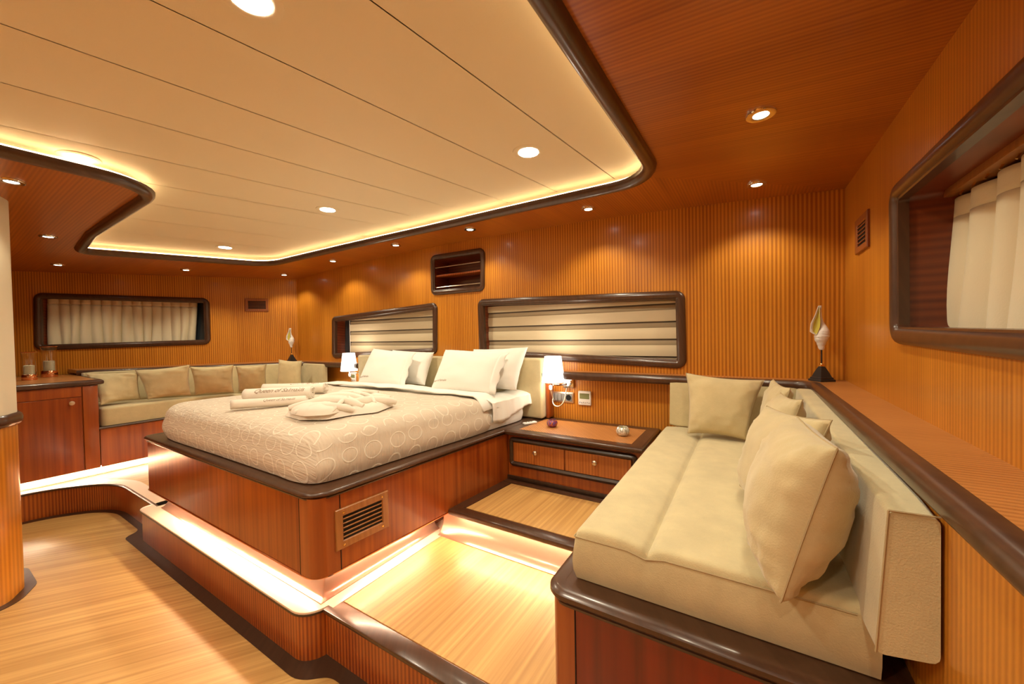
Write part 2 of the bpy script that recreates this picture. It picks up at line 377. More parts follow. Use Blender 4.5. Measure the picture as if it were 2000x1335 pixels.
# raised floor in front of the nightstand
v, f = prism(XY, [(-1.62, YR+.085), (-.40, YR+.085), (-.40, 2.5), (-1.62, 2.5)], -1.42, -1.035); rf = tag(link('floor', v, f, m_mahog), kind='structure')
v, f = prism(XY, [(-1.43, YR+.075), (-.52, YR+.075), (-.52, 2.21), (-1.39, 2.21)], -1.04, -1.0195, .001, 1); link('floor_panel', v, f, m_deck, rf)
mb = MB(); mb.add(*rbox((-1.51, YR, -1.05), (-.45, YR+.073, -1.018), .010, 3)); mb.add(*prism(XY, [(-1.515, YR+.04), (-1.432, YR+.075), (-1.392, 2.26), (-1.475, 2.28)], -1.05, -1.0185)); mb.add(*rbox((-1.46, 2.213, -1.05), (-.5, 2.262, -1.012), .006))
mb.link('nosing', m_dark2, rf)
def cove(name, path, parent, z0=-1.2, z1=-1.06, depth=.065, closed=False, mat=None):
    """concave moulding: path = foot line of the pedestal behind it; outward side on the right of the path"""
    prof = [(0, z1)]+[(depth*(1-math.cos(k/6*pi/2)), z1+(z0+.004-z1)*math.sin(k/6*pi/2)) for k in range(1, 7)]+[(depth, z0-.001), (0, z0-.001)]
    v, f = sweep(XY, path, prof, closed); return link(name, v, f, mat or m_cove, parent)
def led(name, path, parent, z, d0, d1, mat):
    v, f = sweep(XY, path, [(d0, z), (d1, z), (d1, z+.006), (d0, z+.006)], False); return link(name, v, f, mat, parent)
cv = [(-1.60, YR+.075), (-.50, YR+.075)]
cove('cove_moulding', cv, rf, -1.2, -1.06); led('led_strip', [(-1.47, YR+.07), (-.5, YR+.07)], rf, -1.060, .018, .030, m_led_s)
# left side deck
dk = round_poly([(-4.93, -1.0), (-4.93, .62), (-4.62, .99), (-3.55, .985), (-3.55, 2.75), (-6.4, 2.75), (-8.2, -1.0)], [0, .5, .5, 0, 0, 0, 0])
v, f = prism(XY, dk, -1.42, -1.205); sd = tag(link('floor', v, f, m_plinth), kind='structure')
v, f = prism(XY, offset(ccw(dk), -.10), -1.21, -1.1995); link('floor_panel', v, f, m_deck, sd)
ed = [p for p in dk[1:-4]]; edge = round_poly([(-4.93, -1.0), (-4.93, .62), (-4.62, .99), (-3.66, .985)], [0, .5, .5, 0], 8)
v, f = sweep(XY, edge, [(-.100, -1.1985), (-.100, -1.212), (.004, -1.212), (.004, -1.1985)], False); link('edging', v, f, m_shelfw, sd)
v, f = sweep(XY, edge, [(-.006, -1.1975), (-.006, -1.214), (.008, -1.214), (.010, -1.205), (.006, -1.1975)], False); link('nosing', v, f, m_dark2, sd)
# bed plinth
pl = round_poly([(-3.74, .905), (-1.62, .905), (-1.62, 1.9), (-3.74, 1.9)], [.06, .10, 0, 0], 6)
v, f = prism(XY, pl, -1.42, -1.2085); bp = tag(link('floor', v, f, m_plinth), kind='structure')
pl2 = round_poly([(-3.75, .897), (-1.612, .897), (-1.612, 1.9), (-3.75, 1.9)], [.06, .11, 0, 0], 8)
v, f = prism(XY, pl2, -1.215, -1.1985, .004, 2); link('nosing', v, f, m_shelfw, bp)
v, f = sweep(XY, ccw(pl2), [(-.01, -1.216), (.002, -1.216), (.0025, -1.207), (-.01, -1.206)]); link('edge_line', v, f, m_dark, bp)

# ---------------------------------------------------------------- ceiling: wooden soffit with cove opening, cream panels
op = round_poly([(-.385, FR-.1), (-.375, 1.0), (-.36, 2.17), (-1.465, 2.266), (-2.187, 2.30), (-3.066, 2.275), (-4.36, 2.175), (-4.76, .80), (-4.1, .755), (-2.77, .765), (-2.775, .3), (-2.78, FR-.1)],
                [0, 0, .30, 2, 2, 2, .32, .10, 1, .22, 0, 0], 8)
op = ccw(op)
so = [(-8.4, FR-.2), (.47, FR-.2), (.47, 2.78), (-4.99, 2.78)]
def soff(x, y): return zs(x, y)
opx = [p if p[1] > FR-.05 else (p[0], FR-.15) for p in op]
# make the opening a notch of the outline (open towards the front)
opcut = ccw(op)
k0 = min(range(len(opcut)), key=lambda i: (opcut[i][1], -opcut[i][0]) if opcut[i][0] > -1 else (9, 9))
rot = opcut[k0:]+opcut[:k0]      # starts at the right front corner, runs ccw along the right side, back, left
notch = [(x, max(y, FR-.1)) for x, y in rot]
outer = [(-8.4, FR-.1)] + notch[::-1][0:] + [(.47, FR-.1), (.47, 2.78), (-4.99, 2.78), (-6.2, 1.0)]
v, f = holed(XY, outer, [], 0, soff, ((-8.2, .5, .18), (-1.8, 2.7, .3), [((-.36, 2.17, 0), (.61, -.82, 0)), ((-4.36, 2.17, 0), (.61, .62, 0))]))
fm = []
for q in f:
    c = sum((v[i] for i in q), V())/len(q)
    back = c.y > 2.17+(c.x+.36)*(.61/.82) and c.y > 2.17-(c.x+4.36)*.98 and c.y > 1.2
    fm.append(1 if back else 0)
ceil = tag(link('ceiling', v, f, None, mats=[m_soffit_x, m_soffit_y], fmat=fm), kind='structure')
path = [p for p in notch]
mold = [(.0, -.004), (-.003, -.016), (-.012, -.027), (-.028, -.033), (-.046, -.030), (-.060, -.020), (-.068, -.006), (-.070, .012), (-.052, .018), (0, .018)]
# the moulding profile is measured inward from the opening edge
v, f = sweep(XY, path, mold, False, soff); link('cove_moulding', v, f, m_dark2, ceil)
v, f = sweep(XY, path, [(.03, .015), (.034, .015), (.034, .095), (.03, .095)], False, soff); link('cove_back', v, f, m_cream, ceil)
v, f = sweep(XY, path, [(-.040, .020), (-.030, .020), (-.030, .028), (-.040, .028)], False, soff); link('led_strip', v, f, m_led_c, ceil)
# cream panels: long boards fanning slightly with the camber
def jx(k, y):
    xs = [.40, -.30, -.80, -1.232, -1.64, -2.04, -2.45, -2.865, -3.29, -3.73, -4.18, -4.62, -5.1]
    sl = [.0, .06, .12, .16, .18, .20, .235, .265, .26, .26, .26, .26, .2]
    return xs[k]+sl[k]*(max(y, -.9)-1.0)
def cz(x, y): return zs(x, y)+.062
for k in range(12):
    pts = []
    y0, y1 = FR-.05, 2.45
    g = .0022; nn = 12; vv = []; ff = []
    for j in range(nn+1):
        y = y0+(y1-y0)*j/nn; xr = jx(k, y)-g; xl = jx(k+1, y)+g
        for i in range(6):
            x = xl+(xr-xl)*i/5
            vv.append((x, y, cz(x, y)+(.004 if i in (0, 5) else 0)))
    for j in range(nn):
        for i in range(5): ff.append((j*6+i, j*6+i+1, j*6+7+i, j*6+6+i))
    link('ceiling_panel', vv, ff, m_cream, ceil)
v, f = holed(XY, [(-5.4, FR-.1), (.46, FR-.1), (.46, 2.6), (-5.4, 2.6)], [], .02, cz, ((-5.2, .4, .3), (-1.8, 2.5, .5), [])); link('backing', v, f, m_cream, ceil)

# ---------------------------------------------------------------- downlights
def light(name, loc, energy, col, parent, size=.04, angle=140, blend=.6):
    ld = bpy.data.lights.new(name, 'SPOT'); ld.energy = energy; ld.color = col; ld.shadow_soft_size = size
    ld.spot_size = math.radians(angle); ld.spot_blend = blend
    o = bpy.data.objects.new(name, ld); C.objects.link(o); o.parent = parent; o.location = V(loc)+V((0, 0, E))-ORG[parent.name]
def downlight(x, y, big, label, group):
    z = (cz if big else zs)(x, y); r = .062 if big else .036
    t_ = thing('ceiling_downlight', (x, y, z-.006), label, 'light', group)
    if big:
        v, f = lathe((x, y, z), [(r*.80, .002), (r*.80, -.004), (r*1.05, -.006), (r*1.22, -.003), (r*1.25, .002)], 28); link('trim_ring', v, f, m_cream, t_)
    else:
        v, f = lathe((x, y, z), [(r*.72, .002), (r*.72, -.006), (r*.92, -.009), (r*1.3, -.007), (r*1.38, -.001), (r*1.38, .002)], 28); link('trim_ring', v, f, m_chrome, t_)
    v, f = lathe((x, y, z), [(0, -.0075), (r*.5, -.007), (r*.78, -.0055), (r*.78, .001), (0, .001)], 24); link('lens', v, f, m_lens if big else m_lens_s, t_)
    light('bulb', (x, y, z-.02), SPOT_W if big else SMALL_W, (1, .90, .68) if big else (1, .89, .64), t_, .05 if big else .03, 150 if big else 125, .5)
G1 = 'downlights in the cream ceiling panels'; G2 = 'small spotlights in the wooden soffit'
for x, y, lb in [(-1.095, .512, 'large bright downlight at the top edge of the picture'), (-.908, 1.655, 'bright downlight in the cream ceiling above the bed head, nearest the wooden corner'),
                 (-2.763, .50, 'bright downlight in the cream ceiling beside the inward bulge of the cove'), (-2.537, 1.648, 'bright downlight in the middle of the cream ceiling above the bed'),
                 (-4.158, 1.658, 'smallest bright downlight in the far left end of the cream ceiling')]:
    downlight(x, y, True, lb, G1)
for x, y, w_ in [(-.95, -.65, 'first'), (-2.2, -.65, 'second'), (-1.6, -1.5, 'last')]: downlight(x, y, True, w_+' added fill downlight in the cream ceiling behind the viewer', G1)  # unseen extra downlights, added to fill the cabin with ambient light
for x, y, lb in [(.044, 1.676, 'chrome spotlight in the wooden soffit, nearest on the right side'), (.044, 2.481, 'chrome spotlight in the wooden soffit near the right room corner'),
                 (-.908, 2.476, 'small spotlight above the right end of the right blind window'), (-1.906, 2.473, 'small spotlight just right of the shelf niche'),
                 (-2.791, 2.489, 'small spotlight left of the shelf niche above the left blind window'), (-3.795, 2.51, 'small spotlight above the left end of the left blind window'),
                 (-4.775, 2.512, 'small spotlight at the far room corner'), (-5.091, 1.662, 'small spotlight above the right part of the curtained left window'),
                 (-5.60, .849, 'small spotlight above the left part of the curtained left window'), (-4.366, .62, 'chrome spotlight in the left soffit beside the column top'),
                 (-3.186, .339, 'largest chrome spotlight on the left, above the cream column')]:
    downlight(x, y, False, lb, G2)
for x, y, w_ in [(.044, .75, 'right side soffit spotlight just above the viewer'), (.044, -.2, 'right side soffit spotlight behind the viewer'), (.044, -1.2, 'rearmost right side soffit spotlight'), (-4.4, -.6, 'left side soffit spotlight behind the column'), (-5.6, -.5, 'outer left soffit spotlight behind the column')]: downlight(x, y, False, w_, G2)

# ---------------------------------------------------------------- window frames, recesses, glass
def liner(fr, loop, depth, mat, back, parent, bmat):
    q = offset(loop, -.05); n = len(q)
    v = [fr.p(x, y, .0) for x, y in q]+[fr.p(x, y, -depth) for x, y in q]
    link('recess', v, [(i, (i+1) % n, n+(i+1) % n, n+i) for i in range(n)], mat, parent)
    link(back, [fr.p(x, y, -depth) for x, y in q]+[fr.p(x, y, -depth-.01) for x, y in q], [tuple(range(n)), tuple(range(n, 2*n))[::-1]]+[(i, (i+1) % n, n+(i+1) % n, n+i) for i in range(n)], bmat, parent)
def window(n, fr, loop, depth):
    c = fr.p(sum(p[0] for p in loop)/len(loop), min(p[1] for p in loop), 0)
    t_ = thing('window_%d' % n, c, kind='structure')
    v, f = sweep(fr, loop, FPROF); link('window_frame', v, f, m_dark2, t_)
    liner(fr, loop, depth, m_inner, 'glass', t_, m_win)
    return t_
window(1, BK, w1r, .13); window(2, BK, w2r, .13); window(3, RT, rw3r, .24); window(4, LF, lwr, .16)

def blind(fr, x0, x1, ztl, ztr, zbl, zbr, label, side):
    t_ = thing('roller_blind', fr.p((x0+x1)/2, (zbl+zbr)/2, -.08), label, 'blind', 'striped blinds in the headboard wall windows')
    zt = max(ztl, ztr)-.004; zb = min(zbl, zbr)
    def strip(z0, z1, c, mat, nm, wav=0):
        nn = 40; vv = []; ff = []
        def clampz(x, z):
            u = (x-x0)/(x1-x0); return max(zbl+(zbr-zbl)*u, min(ztl+(ztr-ztl)*u, z))
        for i in range(nn+1):
            x = x0+(x1-x0)*i/nn; a = clampz(x, z0); b_ = clampz(x, z1)
            for k in range(4):
                z = a+(b_-a)*k/3; vv.append(fr.p(x, z, c+wav*math.sin(k/3*pi)+.0012*math.sin(x*9+z*20)))
        for i in range(nn):
            for k in range(3): ff.append((i*4+k, i*4+4+k, i*4+5+k, i*4+k+1))
        link(nm, vv, ff, mat, t_)
    z = .285; pitch = .1235
    strip(z-.095+.012, zt, -.076, m_blind, 'blind_band', .003)
    k = 0; z -= .095
    while z > zb:
        strip(z, z+.020, -.088, m_blind3, 'sheer_gap'); strip(z-.036, z, -.083, m_blind2, 'sheer_band', .002)
        strip(z-.112, z-.034, -.076, m_blind, 'blind_band', .004); z -= pitch; k += 1
    zbx = (zbl+zbr)/2
    v, f = tube([fr.p(x0 if side < 0 else x1, ztl if side < 0 else ztr, -.07), fr.p(x0 if side < 0 else x1, (zbl if side < 0 else zbr)+.01, -.07)], .004, 6); link('side_cord', v, f, m_plast, t_)
    return t_
blind(BK, -2.01, -.40, .262, .218, -.137, -.197, 'cream striped blind in the wide window behind the right bedside lamp', 1)
blind(BK, -4.00, -2.60, .205, .27, -.19, -.125, 'cream striped blind in the window behind the left bedside lamp', -1)

def curtain(fr, x0, x1, z0, z1, c, pleats, amp, label, header, grow=0.0):
    """pleated curtain hung from a rail; x0 is the free end"""
    t_ = thing('curtain', fr.p((x0+x1)/2, min(z0), c), label, 'curtain', None)
    nn = pleats*14; rows = 18; vv = []; ff = []; rnd = [random.uniform(.6, 1.3) for _ in range(pleats+2)]; ph = [random.uniform(-.5, .5) for _ in range(pleats+2)]
    def P(u, w_):
        k = u*pleats; i = int(k); fr_ = k-i; am = amp*(rnd[i]*(1-fr_)+rnd[i+1]*fr_)
        sh = (abs(math.sin(pi*k+.3*ph[i]))**.6)*am*(1.0-.35*w_) + .004*math.sin(9*u+3*w_)
        sway = .014*math.sin(pleats*1.7*u+2.2*w_)*(1-w_)**1.2
        x = x0+(x1-x0)*u+sway+grow*(1-w_)**2*(1-u)**6
        zb = z0[0]+(z0[1]-z0[0])*u; zt = z1[0]+(z1[1]-z1[0])*u
        z = zb+(zt-zb)*w_
        return fr.p(x, z, c+sh-amp*.5)
    split = .86
    for nm, w0, w1_, mt in (('cloth', 0, split, m_curtain), ('header', split, 1, header)):
        vv = []; ff = []; rr_ = rows if nm == 'cloth' else 4
        for i in range(nn+1):
            for j in range(rr_+1): vv.append(P(min(i/nn, .9999), w0+(w1_-w0)*j/rr_))
        for i in range(nn):
            for j in range(rr_): a = i*(rr_+1)+j; ff.append((a, a+rr_+1, a+rr_+2, a+1))
        o = link(nm, vv, ff, mt, t_, ang=70)
        md = o.modifiers.new('thickness', 'SOLIDIFY'); md.thickness = .003
    return t_
ct = curtain(RT, 2.05, .40, (-.02, -.045), (.425, .425), -.13, 13, .05, 'cream pleated curtain in the large window on the right wall', m_curtain, .10)
v, f = frbox(RT, (.38, .435, -.16), (2.10, .462, -.105), .003); link('curtain_rail', v, f, m_bronze, ct)
for i in range(15):
    y = 2.03-.075*i; v, f = tube([RT.p(y, .438, -.13), RT.p(y, .422, -.122)], .003, 5); link('hook', v, f, m_brass, ct)
cl = curtain(LF, a1+.14, a2-.05, (-.03, -.05), (.475, .50), -.075, 15, .05, 'pale pleated curtain in the long window on the left wall', m_header, .03)
v, f = frbox(LF, (a1+.02, .478, -.10), (a2-.03, .495, -.05), .003); link('curtain_rail', v, f, m_bronze, cl)

# shelf niche
t_ = thing('shelf_niche', (-2.3, 2.77, .39), 'small recessed shelf niche with dark frame above the bed', 'shelf')
v, f = sweep(BK, nir, [(d*.82, h*.9) for d, h in FPROF]); link('frame', v, f, m_dark2, t_)
liner(BK, nir, .20, m_inner, 'back_panel', t_, m_inner)
v, f = frbox(BK, (-2.58, .572, -.20), (-2.02, .59, -.01), .003); link('shelf', v, f, m_plinth, t_)
for z in (.66, .47):
    v, f = tube([BK.p(-2.575, z, -.012), BK.p(-2.02, z, -.012)], .0045, 8); link('guard_rail', v, f, m_nickel, t_)
    for x in (-2.572, -2.023): v, f = lathe(BK.p(x, z, -.012), [(.008, -.004), (.008, .004)], 10, V((1, 0, 0))); link('rail_socket', v, f, m_nickel, t_)

# ---------------------------------------------------------------- ventilation grilles
def vent(fr, q, label, mat, screws=False, slats=5, parent=None, inset=.2):
    """q = corners left bottom, right bottom, right top, left top in frame coordinates"""
    cx = sum(p[0] for p in q)/4; z0 = min(p[1] for p in q); wd = abs(q[1][0]-q[0][0]); ht = abs(q[2][1]-q[1][1])
    if parent is None: t_ = thing('air_vent', fr.p(cx, z0, .0), label, 'vent')
    else: t_ = parent
    q = ccw(q); m_ = min(wd, ht)*inset
    if parent is not None: body = link('air_vent', *frbox(fr, (cx-wd/2+m_*.5, z0+m_*.5, .0005), (cx+wd/2-m_*.5, z0+ht-m_*.5, .003), 0), m_black, t_)
    else: body = link('duct', *frbox(fr, (cx-wd/2+m_*.5, z0+m_*.5, .0005), (cx+wd/2-m_*.5, z0+ht-m_*.5, .003), 0), m_black, t_)
    par = body if parent is not None else t_
    pr_ = [(0, 0), (0, .008), (-.003, .011), (-m_+.004, .010), (-m_, .006), (-m_, 0)]
    v, f = sweep(fr, q, pr_); link('frame', v, f, mat, par, ang=30)
    iw = wd/2-m_; ih = ht-2*m_
    for i in range(slats):
        z = z0+m_+ih*(i+.7)/(slats+.4)
        v, f = frbox(fr, (cx-iw, z-.0025, .003), (cx+iw, z+.0025, .009), .001, 1); link('slat', v, f, mat, par)
    if screws:
        for sx in (-1, 1):
            for sz in (.5*m_, ht-.5*m_):
                v, f = lathe(fr.p(cx+sx*(wd/2-m_*1.0), z0+sz, .011), [(.006, -.002), (.005, .001), (.001, .002)], 10, fr.c); link('screw', v, f, m_brass, par)
    return t_
vent(RT, [(2.265, .36), (2.49, .36), (2.49, .525), (2.265, .525)], 'wooden air grille on the right wall beside the curtained window', m_ventred)
av1, av2 = la(-5.29, 2.3), la(-5.14, 2.5)
vent(LF, [(av2+.0, .352), (av1, .352), (av1, .512), (av2, .512)], 'wooden air grille on the left wall beside the curtained window', m_ventred)

# ---------------------------------------------------------------- bed base
bed = thing('platform_bed', (-2.6, 1.8, -1.20), 'mahogany platform bed with dark rim and lit plinth', 'bed')
def bring(y0, z): return z
YB = 2.74
base = round_poly([(-3.62, .921), (-1.57, .921), (bx(YB), YB), (-3.62, YB)], [.04, .085, 0, 0], 8)
v, f = prism(XY, base, -1.035, -.69); link('side_panel', v, f, m_mahog, bed)
post = round_poly([(-1.68, .919), (-1.568, .919), (-1.559, 1.03), (-1.68, 1.03)], [0, .085, 0, 0], 10)
v, f = prism(XY, post, -1.036, -.69); link('corner_post', v, f, m_post, bed)
mb = MB(); mb.add(*frbox(Fr((-1.684, .9205, 0), (1, 0, 0), (0, 0, 1), (0, -1, 0)), (-.0015, -1.036, 0), (.0015, -.69, .0015), 0)); mb.add(*frbox(Fr((-1.560, 1.034, 0), (0, 1, 0), (0, 0, 1), (1, 0, 0)), (-.0015, -1.036, 0), (.0015, -.69, .002), 0)); mb.link('joint', m_black, bed)
rimp = round_poly([(-3.62, .921), (-1.57, .921), (bx(YB), YB), (-3.62, YB)], [.04, .085, 0, 0], 8)
rp_ = [(.0, -.70), (.006, -.697), (.007, -.692), (.002, -.688), (.012, -.684), (.018, -.676), (.016, -.668), (.008, -.662), (-.004, -.660), (-.03, -.660), (-.03, -.70)]
v, f = sweep(XY, ccw(rimp), rp_); link('rim', v, f, m_dark2, bed)
v, f = prism(XY, offset(ccw(rimp), -.012), -.695, -.6605); link('deck_board', v, f, m_dark2, bed)
v, f = sweep(XY, ccw(rimp), [(-.01, -1.042), (.004, -1.042), (.005, -1.037), (-.01, -1.034)]); link('bottom_bead', v, f, m_copper, bed)
ped = round_poly([(-3.55, 1.05), (-1.71, 1.05), (-1.71, YB), (-3.55, YB)], [.03, .02, 0, 0], 5)
v, f = prism(XY, ped, -1.20, -1.035); link('pedestal', v, f, m_cove, bed)
pp = [(-3.60, 1.05), (-1.71, 1.05), (-1.71, 1.765)]
cove('cove_moulding', pp, bed, -1.199, -1.06)
led('led_strip', [(-3.50, 1.04), (-1.72, 1.04)], bed, -1.048, .022, .034, m_led_s)
led('led_strip', [(-1.69, 1.10), (-1.69, 1.69)], bed, -1.048, .012, .024, m_led_s)
led('led_strip', [(-3.57, 2.5), (-3.57, 1.15)], bed, -1.048, .0, .012, m_led_s)
SB = Fr((-1.5625, 0, 0), (0, 1, 0), (0, 0, 1), (1, 0, 0)); SB.o = V((bx(1.145), 1.145, 0)); SB.a = V((.08, 1, 0)).normalized(); SB.c = V((1, -.08, 0)).normalized()
vent(SB, [(-.137, -.945), (.137, -.945), (.137, -.763), (-.137, -.763)], None, m_bronze, True, 5, bed, .2)

# mattress, sheet and bedspread
def slab(x0, x1, y0, y1, z0, z1, bulge, skew=0, crown=.02, nx=44, ny=44, rz=.09, bot=.0, wr=.0, seed=0, lump=0):
    """soft rounded slab: loops from the bottom up and over, then a domed top"""
    def out(u):      # superellipse outline
        a = 2*pi*u; c, s = math.cos(a), math.sin(a); e = .13
        x = math.copysign(abs(c)**e, c); y = math.copysign(abs(s)**e, s); return x, y
    N_ = 240; lv = []
    for k in range(8): t = k/7; lv.append((1+bulge*math.sin(t*pi)*.9, z0+(z1-rz-z0)*t))
    for k in range(1, 8): a = k/7*pi/2; lv.append((None, a))
    vv = []; cx, cy = (x0+x1)/2, (y0+y1)/2; hx, hy = (x1-x0)/2, (y1-y0)/2
    for s_, z in lv:
        for i in range(N_):
            ox, oy = out(i/N_)
            if s_ is None:
                a = z; dx = hx-rz*(1-math.cos(a)); dy = hy-rz*(1-math.cos(a)); zz = z1-rz+rz*math.sin(a)
            else: dx = hx+(s_-1)*.5; dy = hy+(s_-1)*.5; zz = z
            x = cx+dx*ox; y = cy+dy*oy
            vv.append([x, y, zz])
    nl = len(lv)
    for k in range(1, 16):
        t = 1-k/16
        for i in range(N_):
            ox, oy = out(i/N_); x = cx+(hx-rz)*ox*t; y = cy+(hy-rz)*oy*t; vv.append([x, y, z1+crown*(1-t**2)])
    vv.append([cx, cy, z1+crown]); nl += 15
    ff = [(j*N_+i, j*N_+(i+1) % N_, (j+1)*N_+(i+1) % N_, (j+1)*N_+i) for j in range(nl-1) for i in range(N_)]
    ff += [((nl-1)*N_+i, (nl-1)*N_+(i+1) % N_, nl*N_) for i in range(N_)]; ff.append(tuple(range(N_))[::-1])
    res = []
    for x, y, z in vv:
        tt = (z-z0)/(z1-z0)
        if wr:
            nv = noise.noise_vector(V((x*5+seed, y*5, z*5)))
            x += nv.x*wr; y += nv.y*wr; z += nv.z*wr*min(1, max(0, tt*2))
        x += skew*(y-y0)*(1 if x > cx else .0)*((x-cx)/hx)
        res.append((x, y, z))
    return res, ff
v, f = slab(-3.44, -1.655, .985, 2.618, -.655, -.455, .02, skew=.108, crown=.015, wr=.004)
mt = tag(link('mattress', v, f, m_white), 'white sheeted mattress on the platform bed', 'mattress')
v, f = slab(-3.47, -1.645, .955, 2.20, -.655, -.432, .035, skew=.108, crown=.02, wr=.010, seed=3)
def uvf(p, n):
    if n.z > .55: return (p.x, p.y)
    if abs(n.y) > abs(n.x): return (p.x, p.y-(-.43-p.z))
    return (p.x+(-.43-p.z), p.y)
# trim the hidden head end so the mattress sheet shows behind the bedspread
sp = tag(link('bedspread', v, f, m_spread, uv=uvf), 'beige bedspread with embroidered pale circles covering the bed', 'bedspread')
# folded sheet band across the head end
mb = MB(); nn = 60; rows = 8; vv = []; ff = []
def mat_x(u, y):
    xl = -3.47; xr = -1.648+.108*(y-.955)+.004; return xl+(xr-xl)*u
for i in range(nn+1):
    u = i/nn
    for j in range(rows+1):
        s = j/rows; y = 2.07+.17*s+.012*math.sin(u*23+j)+.008*math.sin(u*61)+.05*max(0, u-.9)*10*(.6)
        x = mat_x(u, y); e = min(u, 1-u)*(1.82); z = -.432+.02*(1-(2*u-1)**2)+.007
        if e < .10: z -= (.10-e)*(.10-e)*9
        vv.append((x, y, z+.004*math.sin(s*pi)+.002*math.sin(u*37+s*5)))
for i in range(nn):
    for j in range(rows): a = i*(rows+1)+j; ff.append((a, a+rows+1, a+rows+2, a+1))
o = tag(link('folded_sheet', vv, ff, m_white), 'white sheet folded back over the head edge of the bedspread', 'sheet'); md = o.modifiers.new('thickness', 'SOLIDIFY'); md.thickness = .008; md.offset = 1
# loose sheet corner hanging at the right head end
vv = []; ff = []; nn = 26; rows = 10
for i in range(nn+1):
    u = i/nn; y = 2.16+.50*u
    for j in range(rows+1):
        s = j/rows; xb = -1.655+.108*(y-.985)
        wv = .006*math.sin(u*17+s*3)+.004*math.sin(u*41)
        drop = (.145-.05*u+.02*math.sin(u*6))
        if s < .35: x = xb-.16*(1-s/.35)-.0+.01; z = -.443+.006+wv*.4-.022*(s/.35)**3
        else: q = (s-.35)/.65; x = xb+.020+.010*math.sin(q*pi/2)+wv; z = -.459-drop*q
        vv.append((x, y, z))
for i in range(nn):
    for j in range(rows): a = i*(rows+1)+j; ff.append((a, a+rows+1, a+rows+2, a+1))
o = link('sheet_overhang', vv, ff, m_white, mt); md = o.modifiers.new('thickness', 'SOLIDIFY'); md.thickness = .004

# headboard
t_ = thing('headboard', (-2.45, 2.7, -.65), 'upholstered cream headboard panel behind the pillows', 'headboard')
for i in range(3):
    x0 = -3.58+i*.742; v, f = rbox((x0, 2.625, -.655), (x0+.738, 2.755, -.188), .018, 4); link('padded_panel', v, f, m_velvet, t_)
v, f = rbox((-1.352, 2.68, -.655), (-1.325, 2.768, -.345), .004); link('side_cheek', v, f, m_mahog, t_)

# ---------------------------------------------------------------- pillows
def text_mesh(s, size, shear=.35):
    cu = bpy.data.curves.new('script', 'FONT'); cu.body = s; cu.size = size; cu.shear = shear; cu.space_character = .95; cu.resolution_u = 3
    cu.extrude = 0; cu.offset = 0
    o = bpy.data.objects.new('script', cu); C.objects.link(o)
    dg = bpy.context.evaluated_depsgraph_get(); me = bpy.data.meshes.new_from_object(o.evaluated_get(dg))
    bm = bmesh.new(); bm.from_mesh(me); bmesh.ops.triangulate(bm, faces=bm.faces); bm.verts.index_update()
    v = [(q.co.x, q.co.y) for q in bm.verts]; f = [tuple(x.index for x in g.verts) for g in bm.faces]; bm.free()
    bpy.data.objects.remove(o); bpy.data.curves.remove(cu); bpy.data.meshes.remove(me)
    x0 = min(q[0] for q in v); x1 = max(q[0] for q in v)
    return [(a-x0, b_) for a, b_ in v], f, x1-x0
